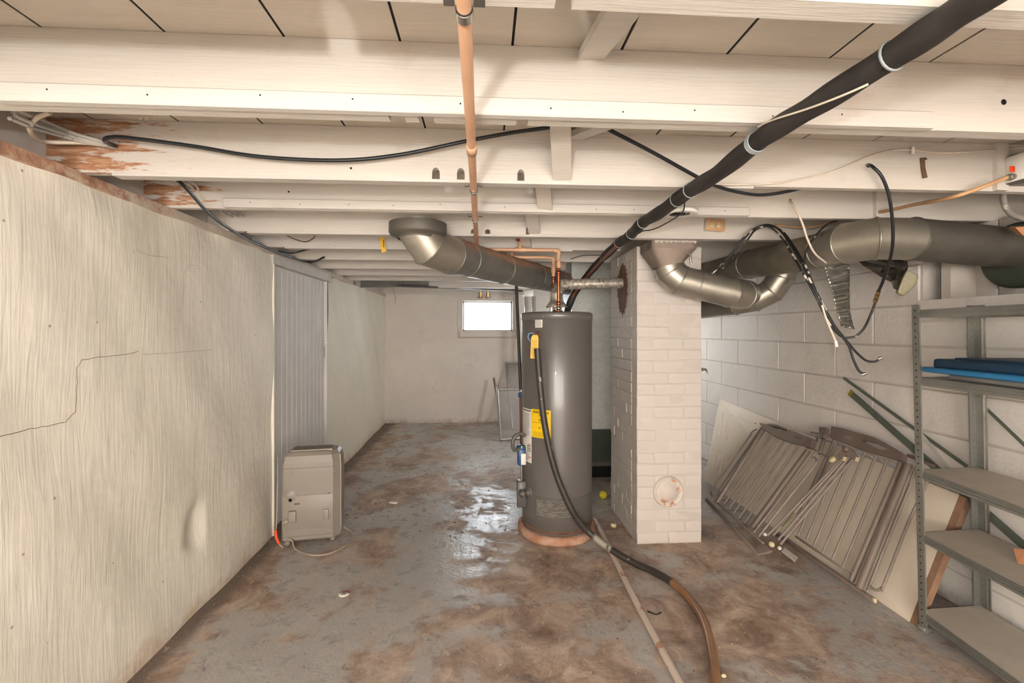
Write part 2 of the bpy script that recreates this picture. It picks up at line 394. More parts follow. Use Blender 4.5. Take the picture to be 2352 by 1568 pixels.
m_alu = simple('aluminium_frame', (176, 172, 168), 0.35, 0.6)
def flue_mat():
    t = NT('painted_cap_rusting')
    mk = t.ramp(t.noise(13, 7, 0.75, None, 0.4), [(0.57, 0.0), (0.63, 1.0)])
    col = t.mix(mk, srgb(200, 190, 181), t.ramp(t.noise(30, 5, 0.7), [(0.4, srgb(150, 80, 44)), (0.6, srgb(214, 160, 116))]))
    return t.out(col, 0.6)
m_flue = flue_mat()
t = NT('window_glass'); m_glass = t.out((1, 1, 1, 1), 0.02, 0, None, Transmission_Weight=1.0, IOR=1.02)
t = NT('insect_screen_mesh'); m_mesh = t.out(srgb(150, 144, 140), 0.6, 0, None, Alpha=0.55)

# ------------------------------------------------------------------ setting
YB = 6.8; YR = -3.0; XR = 2.37
XL = lambda y: -1.375 - 0.0148 * y
JB = 1.93; DK = 2.117
mb = MB(); mb.box(-1.75, 2.75, YR - .1, 7.2, -0.06, 0.0)
build('floor', mb, m_floor, kind='structure', origin=(0, 0, 0), label='grey painted concrete floor with brown dirt stains')

# left wall: three stretches of lumpy plaster round a doorway
DY0, DY1, DZ1 = 3.115, 4.215, 1.845
def lump(y, z):
    d = 0.006 * math.sin(y * 5.1 + z * 3) + 0.005 * math.sin(z * 7.3 - y * 2.2) + 0.003 * math.sin(y * 13 + z * 9)
    yy, zz = (y - 2.30) / 0.075, (z - 0.42) / 0.11
    q = yy * yy + zz * zz
    d += -0.030 * math.exp(-q * q) * (1 if yy < 0.7 else 0.3) if q < 6 else 0
    d += -0.012 * max(0, z - 1.80) / 0.1 * (0.5 + 0.5 * math.sin(y * 19))
    return d
mb = MB()
def wgrid(y0, y1, z0, z1, st=0.03):
    ny = max(1, int((y1 - y0) / st)); nz = max(1, int((z1 - z0) / st)); vs = []; fs = []
    for i in range(ny + 1):
        for j in range(nz + 1):
            y = y0 + (y1 - y0) * i / ny; z = z0 + (z1 - z0) * j / nz; vs.append((XL(y) + lump(y, z), y, z))
    for i in range(ny):
        for j in range(nz):
            a = i * (nz + 1) + j; fs.append((a, a + nz + 1, a + nz + 2, a + 1))
    mb.add(vs, fs, True)
    b = [(XL(y0) - .2, y0, z0), (XL(y1) - .2, y1, z0), (XL(y1) - .2, y1, z1), (XL(y0) - .2, y0, z1)]
    f = [(XL(y0) + lump(y0, z0), y0, z0), (XL(y1) + lump(y1, z0), y1, z0), (XL(y1) + lump(y1, z1), y1, z1), (XL(y0) + lump(y0, z1), y0, z1)]
    mb.add(b + f, [(0, 1, 2, 3), (0, 1, 5, 4), (1, 2, 6, 5), (2, 3, 7, 6), (3, 0, 4, 7)])
wgrid(YR, 1.2, 0, 1.90, 0.15); wgrid(1.2, DY0, 0, 1.90); wgrid(DY1, YB + .1, 0, 1.90, 0.06); wgrid(DY0, DY1, DZ1, 1.90, 0.05)
wl = build('wall_left', mb, m_left, kind='structure', origin=(0, 0, 0), label='cream brushed plaster wall with a long crack')
m_crack = simple('crack_line', (120, 92, 72), 0.9)
def onleft(px, py, off=0.0):
    p = AX(px, py, -1.40)
    for _ in range(3): p = AX(px, py, XL(p.y) + lump(p.y, p.z) + off)
    return p
def crack(pix, r):
    out = []
    for i in range(len(pix) - 1):
        (a, b), (c, d) = pix[i], pix[i + 1]; n = max(2, int(math.hypot(c - a, d - b) / 12))
        for k in range(n): out.append((a + (c - a) * k / n + random.uniform(-1, 1), b + (d - b) * k / n + random.uniform(-1.3, 1.3)))
    out.append(pix[-1]); build('crack', MB().tube([onleft(x, y, 0.0) for x, y in out], r, 4), m_crack, wl)
crack([(0, 1003), (40, 993), (70, 985), (150, 970), (174, 945)], 0.0011)
crack([(174, 945), (177, 880), (176, 845), (188, 826), (230, 820), (300, 812), (318, 806)], 0.0010)
crack([(325, 813), (400, 810), (490, 803)], 0.0006)
crack([(312, 573), (340, 585), (385, 592)], 0.0007)
crack([(418, 705), (423, 660), (421, 630), (435, 607), (455, 610)], 0.0006)

# back wall with window opening
WX0, WX1, WZ0, WZ1 = -0.325, 0.433, 1.38, 1.836
mb = MB()
mb.box(-1.75, WX0, YB, YB + .22, 0, JB); mb.box(WX1, 2.75, YB, YB + .22, 0, JB)
mb.box(WX0, WX1, YB, YB + .22, 0, WZ0); mb.box(WX0, WX1, YB, YB + .22, WZ1, JB)
wb = build('wall_back', mb, m_back, kind='structure', origin=(0, 0, 0), label='off-white plastered wall at the far end')
wn = thing('window_1', (0.054, YB, WZ0), 'small bright basement window high in the far wall', 'window', kind='structure'); del wn['category']
mb = MB(); t_ = 0.03
for (a, b, c, d) in ((WX0 - .07, WX0 - .04, WZ0 - .09, WZ1 + .06), (WX1 + .04, WX1 + .07, WZ0 - .09, WZ1 + .06)): mb.box(a, b, YB - .012, YB + .002, c, d)
mb.box(WX0 - .07, WX1 + .07, YB - .014, YB + .002, WZ0 - .11, WZ0 - .085); mb.box(WX0 - .07, WX1 + .07, YB - .014, YB + .002, WZ1 + .05, WZ1 + .075)
build('casing', mb, m_back, wn)
mb = MB()
mb.box(WX0, WX0 + .02, YB + .12, YB + .16, WZ0, WZ1); mb.box(WX1 - .02, WX1, YB + .12, YB + .16, WZ0, WZ1)
mb.box(WX0, WX1, YB + .12, YB + .16, WZ0, WZ0 + .02); mb.box(WX0, WX1, YB + .12, YB + .16, WZ1 - .02, WZ1)
build('sash', mb, m_white, wn)
build('pane', MB().box(WX0 + .018, WX1 - .018, YB + .138, YB + .142, WZ0 + .018, WZ1 - .018), m_glass, wn)

# right wall of painted blocks
mb = MB(); xs = XR + 0.006
W2 = (5.15, 5.95, 1.30, 1.80)
mb.box(xs, 2.62, YR, W2[0], 0, 1.51); mb.box(xs, 2.62, 2.29, W2[0], 1.51, JB)
mb.box(xs, 2.62, W2[0], W2[1], 0, W2[2]); mb.box(xs, 2.62, W2[0], W2[1], W2[3], JB); mb.box(xs, 2.62, W2[1], YB + .2, 0, JB)
mb.box(xs, 2.62, YR, 0.3, 1.51, JB)
wr = build('wall_right', mb, m_mortar, kind='structure', origin=(0, 0, 0), label='painted concrete block wall behind the shelves')
zs = [0.0, 0.17, 0.39, 0.62, 0.845, 1.071, 1.297, 1.523, 1.745, 1.93]
for ci in range(len(zs) - 1):
    z0, z1 = zs[ci] + .004, zs[ci + 1] - .004
    y = (2.591 if ci % 2 == 0 else 2.886) - 0.585 * 4
    while y < 5.1:
        a, b = y + .004, y + .581; y += 0.585
        if z0 > 1.5: a = max(a, 2.29)
        b = min(b, 5.14)
        if b - a < .05: continue
        mb = MB(); mb.rbox((XR + .012 + random.uniform(-.0015, .0015), (a + b) / 2, (z0 + z1) / 2), (.03, b - a, z1 - z0), .004, 1, None, False)
        build('block', mb, m_block, wr)
w2 = thing('window_2', (2.5, 5.55, W2[2]), 'basement window in the block wall hidden behind the chimney', 'window', kind='structure'); del w2['category']
mb = MB()
mb.box(2.5, 2.54, W2[0], W2[0] + .03, W2[2], W2[3]); mb.box(2.5, 2.54, W2[1] - .03, W2[1], W2[2], W2[3]); mb.box(2.5, 2.54, W2[0], W2[1], W2[2], W2[2] + .03); mb.box(2.5, 2.54, W2[0], W2[1], W2[3] - .03, W2[3])
build('sash', mb, m_white, w2)
build('pane', MB().box(2.515, 2.52, W2[0] + .02, W2[1] - .02, W2[2] + .02, W2[3] - .02), m_glass, w2)
# recess above the ledge on the right
mb = MB(); mb.box(2.36, 2.62, 0.3, 2.30, 1.508, 1.545); build('ledge', mb, m_block, wr)
rc = thing('trim_1', (2.55, 1.5, 1.545), 'white boarded recess above the ledge in the block wall', 'x', kind='structure'); del rc['category']
y = 2.20; k = 0
for yw in (0.13, 0.135, 0.2, 0.2, 0.2, 0.2, 0.2, 0.2, 0.2, 0.2):
    build('board', MB().rbox((2.55 + .004 * (k % 2), y - yw / 2, 1.74), (.02, yw - .005, .385), .003, 1), m_joist2, rc); y -= yw; k += 1
build('jamb', MB().box(2.40, 2.60, 2.167, 2.215, 1.545, JB), m_joist, rc)
build('cavity', MB().box(2.58, 2.62, 2.2, 2.30, 1.545, JB), m_hole, rc)
build('stud', MB().box(2.50, 2.54, 2.225, 2.245, 1.545, JB), m_wood, rc)
# rear wall behind the camera
build('wall_rear', MB().box(-1.75, 2.75, YR - .15, YR, 0, JB + .19), m_back, kind='structure', origin=(0, 0, 0), label='white wall behind the viewpoint')
# sill and rim timbers on the left
mb = MB(); n = 90; prof = []
for i in range(n + 1):
    y = YR + (YB - YR) * i / n; x = XL(y) + .010 + random.uniform(-.004, .004); zb = 1.892 + random.uniform(-.004, .004)
    prof.append([(x, y, zb), (x - .004, y, JB), (x - .22, y, JB), (x - .22, y, zb)])
for i in range(n):
    a, b = prof[i], prof[i + 1]; mb.add(a + b, [(0, 4, 5, 1), (1, 5, 6, 2), (3, 7, 4, 0)])
build('trim_2', mb, m_sill, kind='structure', origin=(0, 0, 0), label='stained timber sill plate along the top of the left wall')
build('trim_3', MB().box(-1.60, -1.51, YR, YB, JB - .02, DK), m_joist2, kind='structure', origin=(0, 0, 0), label='painted rim board above the left sill')
build('trim_4', MB().box(-1.75, 2.75, YB - .02, YB + .2, JB, DK), m_joist2, kind='structure', origin=(0, 0, 0), label='painted rim board above the far wall')
build('trim_5', MB().box(2.62, 2.72, YR, YB, 1.5, DK), m_joist2, kind='structure', origin=(0, 0, 0), label='painted rim board on the right')
# ceiling deck of wide boards; black backing and joint strips paint the gaps' shade
cl = build('ceiling', MB().box(-1.75, 2.75, YR - .1, 7.0, DK + .16, DK + .18), m_hole, kind='structure', origin=(0, 0, 0), label='cream painted ceiling boards between the joists')
x = -1.073 - 0.2865 * 2
while x < 2.7:
    g = random.uniform(.0032, .0046)
    build('board', MB().box(x + g, x + .2865 - g, YR - .1, 6.9, DK, DK + .022), m_deck, cl)
    build('gap_shade_strip', MB().box(x - .0031, x + .0031, YR - .1, 6.9, DK + .002, DK + .024), m_hole, cl); x += .2865  # black strip set in each gap to keep it dark

# ------------------------------------------------------------------ joists
def joist(y0, th, x0, x1, mat, label, notches=(), zb=JB):
    # elevation outline in XZ with keyhole notches cut in the lower edge
    pts = [(x0, DK - .001), (x0, zb)]
    for (xc, wd, h) in sorted(notches):
        pts += [(xc - wd / 2, zb), (xc - wd / 2, zb + h * .55)]
        for k in range(7):
            a = math.pi - math.pi * k / 6; pts.append((xc + wd / 2 * math.cos(a), zb + h * .55 + h * .45 * math.sin(a)))
        pts += [(xc + wd / 2, zb + h * .55), (xc + wd / 2, zb)]
    pts += [(x1, zb), (x1, DK - .001)]
    mb = MB(); mb.prism([(x, y0, z) for x, z in pts], (0, th, 0))
    return build('ceiling_joist', mb, mat, label=label, cat='joist', group='ceiling joists', origin=((x0 + x1) / 2, y0, zb) if mat not in (m_joistC, m_joistD) else (0, y0, 0))
def strip(j, y, x0, x1, z0, z1, th, name='ledger_strip', mat=None, nails=True):
    o = build(name, MB().rbox(((x0 + x1) / 2, y - th / 2, (z0 + z1) / 2), (x1 - x0, th, z1 - z0), .003, 1, None, False), mat or m_ledger, j)
    if nails:
        mb = MB(); x = x0 + .12
        while x < x1 - .05:
            mb.lathe((x, y - th - .0008, (z0 + z1) / 2 + random.uniform(-.008, .008)), [(.0001, 0), (.0022, 0), (.0022, .002)], 6, (0, 1, 0)); x += random.uniform(.18, .3)
        build('nail', mb, m_hole, o, kind='stuff')
    return o
XJ0, XJ1 = -1.53, 2.62
jA = joist(.715, .045, XJ0, XJ1, m_joist, 'cream painted joist cut by the top edge, nearest the camera', [(-.32, .055, .075), (.134, .03, .09)])
jB = joist(1.155, .042, XJ0, XJ1, m_joist, 'broad cream joist across the top carrying the longest ledger strip', [(-.225, .04, .05), (-.15, .04, .05), (.10, .03, .02)])
strip(jB, 1.155, -1.155, 1.21, 1.925, 1.97, .025)
jC = joist(1.645, .03, XJ0, XJ1, m_joistC, 'cream joist with a brown rotted left end behind the sagging cable', [(-.175, .028, .045), (-.085, .028, .045), (.135, .026, .045)])
strip(jC, 1.678, -1.13, .85, 1.918, 1.932, -.0, 'bottom_strip', m_joist2, False) if False else None
build('bottom_strip', MB().box(-1.29, 1.02, 1.640, 1.683, 1.920, JB + .001), m_joist2, jC)
jD = joist(2.09, .03, XJ0, XJ1, m_joistD, 'cream joist with stained left end and short ledger strip, fourth from camera', [])
strip(jD, 2.09, -1.16, 1.27, 1.931, 1.972, .022)
jE = joist(2.555, .042, XJ0, XJ1, m_joist, 'cream joist that carries the brown outlet', [(-.06, .03, .03), (.02, .03, .03), (.25, .024, .045)])
build('bottom_strip', MB().box(-1.3, 2.1, 2.548, 2.60, 1.918, JB + .001), m_joist2, jE)
jF = joist(3.02, .04, XJ0, .93, m_joist2, 'greyish joist from which the yellow tag hangs')
build('bottom_strip', MB().box(-1.3, .6, 3.014, 3.064, 1.921, JB + .001), m_joist2, jF)
jG = joist(3.53, .04, XJ0, XJ1, m_joist, 'seventh ceiling joist from the camera, above the back of the chimney')
jH = joist(4.03, .04, XJ0, .74, m_joist, 'eighth ceiling joist, ending at the furnace plenum')
jI = joist(4.5, .04, XJ0, .74, m_joist2, 'ninth ceiling joist, past the white panel door')
jJ = joist(4.95, .04, XJ0, XJ1, m_joist2, 'tenth ceiling joist, just before the dark flat duct')
jK = joist(5.75, .04, XJ0, XJ1, m_joist2, 'farthest ceiling joist, close to the window wall')
joist(.24, .04, XJ0, XJ1, m_joist, 'cream joist overhead, behind the top edge of the picture')
for yy, nm in ((-.25, 'directly behind'), (-.74, 'a step behind'), (-1.23, 'well behind')):
    joist(yy, .04, XJ0, XJ1, m_joist, 'cream joist overhead %s the viewpoint' % nm)
build('cleat', MB().box(*[f(AY(2286, 380, 1.635).x, AY(2312, 380, 1.635).x) for f in (min, max)], 1.628, 1.645, JB, DK - .002), m_joist, jC)
build('cleat', MB().box(*[f(AY(2009, 460, 2.08).x, AY(2029, 460, 2.08).x) for f in (min, max)], 2.070, 2.09, JB, DK - .002), m_joist, jD)
# cross bridging between joists
def brace(a, b, wd, label):
    a, b = V(a), V(b)
    mb = MB().bar(a, b, wd, .02, (0, 0, 1)); build('bridging_brace', mb, m_joist, label=label, cat='brace', group='diagonal bridging between joists')
ys = [.76, 1.155, 1.645, 2.09, 2.555, 3.02, 3.53]; thk = [0, .042, .03, .03, .042, .04]
nmz = ['second and third', 'third and fourth', 'fourth and fifth', 'fifth and sixth']
brace((.248, .76, 1.95), (.278, 1.155, 2.098), .066, 'diagonal painted brace at the top edge reaching the deck boards')
lo = ['painted brace dropping to the front of the joist behind the black cable', 'short grey brace seen through the bay beside the duct boot', 'grey brace above the red valve handle', 'dim grey brace beyond the red valve handle']
hi = ['painted brace half hidden behind the broad front joist', 'upper brace hidden behind the fourth joist', 'upper brace hidden behind the outlet joist', 'upper brace hidden beyond the outlet joist']
for i in range(4):
    y0, y1 = ys[i + 1] + thk[i + 1], ys[i + 2]
    brace((.20 , y0, 2.10), (.288, y1, 1.945), .066, lo[i])
    brace((.36, y0, 1.955), (.33, y1, 2.10), .06, hi[i])

# ------------------------------------------------------------------ generic pipe things
def pipe_run(name, pts, r, mat, label, cat, n=20, seam=True, seam_r=None, sec='pipe_section', smat=None, group=None, root=None, bead=0.006):
    pts = [V(p) for p in pts]; rings = []
    MB().tube(pts, r, n, False, rings)
    rt = root or thing(name, pts[0], label, cat, group)
    for i in range(len(pts) - 1):
        m = MB(); m.add(rings[i] + rings[i + 1], [(k, (k + 1) % n, n + (k + 1) % n, n + k) for k in range(n)], True)
        if i == 0: m.add(rings[0], [list(range(n))])
        if i == len(pts) - 2: m.add(rings[-1], [list(range(n))])
        build(sec, m, mat[i] if isinstance(mat, list) else mat, rt)
        if seam and i > 0:
            c = sum(rings[i], V()) / n
            ring = [c + (p - c) * 1.005 for p in rings[i]]
            build('seam_bead', MB().tube(ring + [ring[0], ring[1]], bead, 5, False), smat or (mat[i] if isinstance(mat, list) else mat), rt)
    return rt
def band(rt, p, d, r, wd, mat, name='collar', n=20):
    d = V(d).normalized(); build(name, MB().lathe(p, [(r, 0), (r + .004, .002), (r + .004, wd - .002), (r, wd)], n, d), mat, rt)
def cable(name, pts, r, mat, label=None, cat='cable', parent=None, n=8, k=8, group=None):
    return build(name, MB().tube(smooth(pts, k), r, n), mat, parent, label, cat if parent is None else None, group)

# ------------------------------------------------------------------ chimney
CHX0, CHX1, CHY0, CHY1 = 0.985, 1.418, 2.845, 3.44
ch = thing('brick_chimney', ((CHX0 + CHX1) / 2, (CHY0 + CHY1) / 2, 0), 'white painted brick chimney stack beside the water heater', 'chimney')
build('mortar_core', MB().box(CHX0 + .0025, CHX1 - .0025, CHY0 + .0025, CHY1 - .0025, 0, 1.928), m_bmortar, ch)
def brick_mesh(L, D, Hh, seed):
    r = random.Random(seed); bm = bmesh.new(); bmesh.ops.create_cube(bm, size=1); bmesh.ops.scale(bm, vec=(L, D, Hh), verts=bm.verts)
    for v in bm.verts: v.co += V((r.uniform(-.0025, .0025), r.uniform(-.0008, .0008), r.uniform(-.0025, .0025)))
    bmesh.ops.bevel(bm, geom=bm.edges[:], offset=.0035, segments=1, affect='EDGES')
    for v in bm.verts: v.co += V((r.uniform(-.0006, .0006), r.uniform(-.0004, .0004), r.uniform(-.0006, .0006)))
    me = bpy.data.meshes.new('brick'); bm.to_mesh(me); bm.free()
    me.materials.append(m_brick); return me
CACHE = {}
def brick(c, L, axis):
    key = (round(L, 3), random.randrange(6))
    if key not in CACHE: CACHE[key] = brick_mesh(L - .006, .098, .0685, int(key[0] * 1000) + key[1])
    o = bpy.data.objects.new('brick', CACHE[key]); COL.objects.link(o); o.parent = ch
    o.location = V(c) - ORG[ch.name]; o.rotation_euler = (random.uniform(-.012, .012), random.uniform(-.010, .010), axis + random.uniform(-.012, .012))
ncr = 26; hc = 1.928 / ncr
for i in range(ncr):
    z = hc * (i + .5); Wd = CHX1 - CHX0; Dp = CHY1 - CHY0
    # front face owns the corners on even courses, the side faces on odd ones
    if i % 2 == 0:
        q_ = random.uniform(-.012, .012); segs = [Wd / 2 + q_, Wd / 2 - q_]; fx = CHX0; sy = CHY0 + .1; sl = [.195, .20, Dp - .495]
    else:
        q_ = random.uniform(-.012, .012); segs = [.115 + q_, .2, Wd - .315 - q_]; fx = CHX0; sy = CHY0 + .1; sl = [.10, .2, Dp - .40]
    x = fx
    for s_ in segs: brick((x + s_ / 2, CHY0 + .049 + random.uniform(-.003, .003), z), s_, 0); x += s_
    for sd in (0, 1):
        y = sy
        for s_ in sl: brick(((CHX0 + .049 if sd == 0 else CHX1 - .049) + random.uniform(-.0025, .0025), y + s_ / 2, z), s_, math.pi / 2); y += s_
fc = V((1.192, CHY0 - .004, .338))
fl = build('flue_cap', MB().lathe(fc, [(.0001, -.012), (.062, -.012), (.066, -.006), (.080, -.005), (.088, -.013), (.096, -.012), (.101, 0), (.101, .012)], 36, (0, 1, 0)), m_flue, ch, label='round flue cap with rusty rim')
# brown patch round the vent pipe
vp = V((CHX0 - .004, 3.13, 1.70)); pts = []
for k in range(60):
    a = 2 * math.pi * k / 60; ry, rz = .105, (.12 if math.sin(a) > 0 else .20)
    j = 1 + random.uniform(-.18, .14); pts.append(vp + V((0, ry * math.cos(a) * j, rz * math.sin(a) * j + (.03 if math.sin(a) > 0 else 0))))
build('sealant_patch', MB().prism(pts, (-.004, 0, 0)), m_rust, ch, label='dark brown sealant patch')

# ------------------------------------------------------------------ water heater
HC = V((.504, 3.10, 0)); HR = .243
def cyl(px, py, R):
    d = ray(px, py); ox, oy = -HC.x, -HC.y
    a = d.x ** 2 + d.y ** 2; b = 2 * (ox * d.x + oy * d.y); c = ox * ox + oy * oy - R * R
    q = max(0, b * b - 4 * a * c); t = (-b - math.sqrt(q)) / (2 * a); p = C0 + d * t
    return math.atan2(p.x - HC.x, -(p.y - HC.y)), p.z
def cp(th, z, R): return V((HC.x + R * math.sin(th), HC.y - R * math.cos(th), z))
def patch(px0, px1, py0, py1, R, th_=.0006):
    pm = (py0 + py1) / 2; a0 = cyl(px0, pm, R)[0]; a1 = cyl(px1, pm, R)[0]; am = (px0 + px1) / 2
    z1 = cyl(am, py0, R)[1]; z0 = cyl(am, py1, R)[1]
    return a0, a1, z0, z1
def cyl_sheet(a0, a1, z0, z1, R, th_, n=10):
    m = MB(); vs = []; 
    for i in range(n + 1):
        a = a0 + (a1 - a0) * i / n
        vs += [cp(a, z0, R), cp(a, z1, R), cp(a, z1, R + th_), cp(a, z0, R + th_)]
    fs = []
    for i in range(n):
        b = i * 4
        for (p, q) in ((0, 1), (1, 2), (2, 3), (3, 0)): fs.append((b + p, b + q, b + 4 + q, b + 4 + p))
    fs += [(0, 1, 2, 3), (n * 4, n * 4 + 1, n * 4 + 2, n * 4 + 3)]
    return m.add(vs, fs, False)
pm = MB(); pr = [(.0001, 0), (.262, 0), (.268, .012), (.264, .046), (.245, .053), (.0001, .053)]
pm.lathe(HC, pr, 40)
for v in pm.v:
    a = math.atan2(v.y - HC.y, v.x - HC.x); f = 1 + .012 * math.sin(a * 5) + .008 * math.sin(a * 11 + 1); v.x = HC.x + (v.x - HC.x) * f; v.y = HC.y + (v.y - HC.y) * f
build('heater_pad', pm, m_pad, label='round pinkish concrete pad under the water heater', cat='pad')
wh = thing('water_heater', (HC.x, HC.y, .053), 'tall grey cylindrical gas water heater on a concrete pad', 'water heater')
build('jacket', MB().lathe(HC, [(.0001, .053), (.236, .053), (.239, .060), (.239, .105), (.243, .108), (.243, .20), (.243, .8), (.243, 1.452), (.241, 1.456)], 72), m_heater, wh)
build('base_ring', MB().lathe(HC, [(.238, .066), (.243, .070), (.243, .080), (.239, .084)], 72), m_rust, wh)
build('top_cap', MB().lathe(HC, [(.240, 1.452), (.2465, 1.455), (.247, 1.494), (.243, 1.502), (.232, 1.507), (.12, 1.512), (.0001, 1.514)], 72), m_heater, wh)
for th in (-1.2, -.52, .18, .9): build('cap_screw', MB().sphere(cp(th, 1.474, .247), .0045, 8), m_chrome, wh)
a0, a1, z0, z1 = patch(1229, 1356, 1140, 1192, HR); z0 = .172; z1 = .300
build('access_panel', cyl_sheet(a0, a1, z0, z1, HR, .004, 16), m_heaterl, wh)
a0, a1, _, _ = patch(1233, 1312, 1150, 1192, HR); build('air_screen', cyl_sheet(a0, a1, .180, .288, HR + .004, .002, 14), m_screen, wh, label='silver mesh air intake screen')
# labels
def wrap_text(txt, size, th_c, zc, R, mat, parent, bold=0.0, width=None):
    cu = bpy.data.curves.new('txt', 'FONT'); cu.body = txt; cu.size = size; cu.align_x = 'CENTER'; cu.align_y = 'CENTER'; cu.offset = bold
    ob = bpy.data.objects.new('txt', cu); COL.objects.link(ob); bpy.context.view_layer.update()
    me = bpy.data.meshes.new_from_object(ob); m = MB()
    xs = [v.co.x for v in me.vertices]; wd = max(xs) - min(xs); s_ = (width / wd) if width else 1
    m.add([cp(th_c + v.co.x * s_ / R, zc + v.co.y, R) for v in me.vertices], [list(p.vertices) for p in me.polygons])
    bpy.data.objects.remove(ob); bpy.data.meshes.remove(me); bpy.data.curves.remove(cu)
    return build('lettering', m, mat, parent)
def lines(a0, a1, z0, z1, n, R, mat, parent, h=.35):
    m = MB(); st = (z1 - z0) / n
    for i in range(n):
        zz = z0 + st * i; e = a0 + (a1 - a0) * random.uniform(.8, 1)
        m.add(cyl_sheet(a0, e, zz, zz + st * h, R, .0002, 4).v, cyl_sheet(a0, e, zz, zz + st * h, R, .0002, 4).f)
    return build('print_lines', m, mat, parent, kind='stuff')
RL = HR + .0012
a0, a1, z0, z1 = patch(1221.5, 1265, 941, 1006, HR); ac = (a0 + a1) / 2; zh = z1 - z0
el = build('energy_label', cyl_sheet(a0, a1, z0, z1, HR, .001, 10), m_labely, wh, label='yellow energy rating label')
wrap_text('ENERGYGUIDE', .021, ac, z1 - zh * .10, RL, m_ink, el, .0006, .118)
ar = MB(); 
ar.add([cp(ac - .012 / RL, z1 - zh * .19, RL), cp(ac + .012 / RL, z1 - zh * .19, RL), cp(ac, z1 - zh * .235, RL)], [(0, 1, 2)])
ar.add(cyl_sheet(ac - .003 / RL, ac + .003 / RL, z1 - zh * .19, z1 - zh * .11, RL, .0002, 2).v, cyl_sheet(ac - .003 / RL, ac + .003 / RL, z1 - zh * .19, z1 - zh * .11, RL, .0002, 2).f)
build('arrow_mark', ar, m_ink, el)
wrap_text('$26', .018, ac, z0 + zh * .62, RL, m_ink, el, .0005)
build('rule', cyl_sheet(a0 + .03, ac + .05, z0 + zh * .53, z0 + zh * .54, RL, .0002, 4), m_ink, el)
wrap_text('242', .011, ac - .03, z0 + zh * .35, RL, m_ink, el, .0003)
lines(a0 + .05, a1 - .05, z0 + zh * .04, z0 + zh * .22, 4, RL, simple('brown_ink', (150, 120, 10), .6), el, .3)
a0, a1, z0, z1 = patch(1201.5, 1221, 938, 1060, HR); zh = z1 - z0
wlb = build('warning_label', cyl_sheet(a0, a1, z0, z1, HR, .001, 12), m_labelw, wh, label='tall white instruction label')
lines(a0 + .05, a1 - .05, z0 + zh * .50, z0 + zh * .93, 26, RL, m_inkg, wlb, .45)
lines(a0 + .05, a1 - .05, z0 + zh * .04, z0 + zh * .20, 9, RL, m_inkg, wlb, .45)
build('header_bar', cyl_sheet(a0 + .03, a1 - .03, z1 - zh * .045, z1 - zh * .025, RL, .0002, 6), m_ink, wlb)
for f0 in (.335, .095): build('red_rule', cyl_sheet(a1 - .14, a1 - .02, z0 + zh * f0, z0 + zh * (f0 + .012), RL, .0002, 4), m_red, wlb)
for r_ in range(3):
    for c_ in range(2):
        build('dial_symbol', MB().lathe(cp(a1 - .06 - .085 * c_, z0 + zh * (.22 + .045 * r_), RL), [(.0001, .0003), (.006, .0003), (.006, 0)], 10, cp(a1 - .06, 0, 1) - cp(0, 0, 0) * 0 - V((HC.x, HC.y, 0))), m_ink, wlb)
a0, a1, z0, z1 = patch(1229.5, 1246, 729, 752, HR)
slb = build('small_label', cyl_sheet(a0, a1, z0, z1, HR, .001, 6), m_labelw, wh, label='small white caution label'); lines(a0 + .02, a1 - .02, z0 + .006, z1 - .006, 12, RL, m_inkg, slb, .45)
# relief valve and tag
th, zz = cyl(1237, 768, HR); p0 = cp(th, zz, HR - .01); nd = V((math.sin(th), -math.cos(th), 0))
rv = build('relief_valve', MB().lathe(p0, [(.022, 0), (.022, .018), (.017, .020), (.017, .055), (.012, .058), (.0001, .058)], 18, nd), m_rust, wh, label='brown relief valve stub')
tl = MB().tube(smooth([p0 + nd * .05, p0 + nd * .062 + V((-.016, 0, .010)), p0 + nd * .066 + V((-.034, 0, .004)), p0 + nd * .066 + V((-.038, 0, -.02)), p0 + nd * .06 + V((-.026, 0, -.045))], 6), .004, 8)
build('test_lever', tl, m_blul, wh)
tp = AY(1229, 771, p0.y - .075); tb = AY(1228, 823, p0.y - .07); m = MB()
pl = [AY(x, y, p0.y - .072) for x, y in ((1220, 775), (1224, 769), (1234, 769), (1237, 775), (1236, 823), (1218, 823))]
tg = build('warning_tag', m.prism(pl, (0, .0015, 0)), m_tagy, wh, label='yellow paper tag hanging from the valve')
m = MB()
for i in range(9):
    y_ = 782 + i * 4.3; m.prism([AY(x, y, p0.y - .0728) for x, y in ((1222, y_), (1233, y_), (1233, y_ + 1.4), (1222, y_ + 1.4))], (0, .0004, 0))
build('print_lines', m, simple('ochre_ink', (206, 150, 40), .6), tg, kind='stuff')
# drain cock, gas valve side box
th, zz = cyl(1213, 1130, HR); nd = V((math.sin(th), -math.cos(th), 0)); p0 = cp(th, zz, HR - .006)
dc = build('drain_cock', MB().lathe(p0, [(.042, 0), (.042, .008), (.036, .012), (.020, .016), (.018, .040), (.024, .042), (.026, .060), (.012, .062), (.012, .072), (.0001, .072)], 18, nd), m_heaterl, wh)
bx = MB(); bx.rbox((.252, 3.02, .285), (.062, .06, .175), .004, 1); build('control_box', bx, m_heaterl, wh)
build('igniter_tube', MB().tube([(.252, 3.02, .37), (.252, 3.02, .475)], .008, 10), m_chrome, wh)
gv = build('gas_valve', MB().rbox((.250, 3.02, .535), (.05, .07, .115), .010, 2), m_blue, wh, label='blue gas valve at the heater side')
build('valve_cap', MB().lathe((.250, 3.02, .592), [(.032, -.014), (.034, 0), (.030, .016), (.0001, .020)], 16), m_blue, gv)
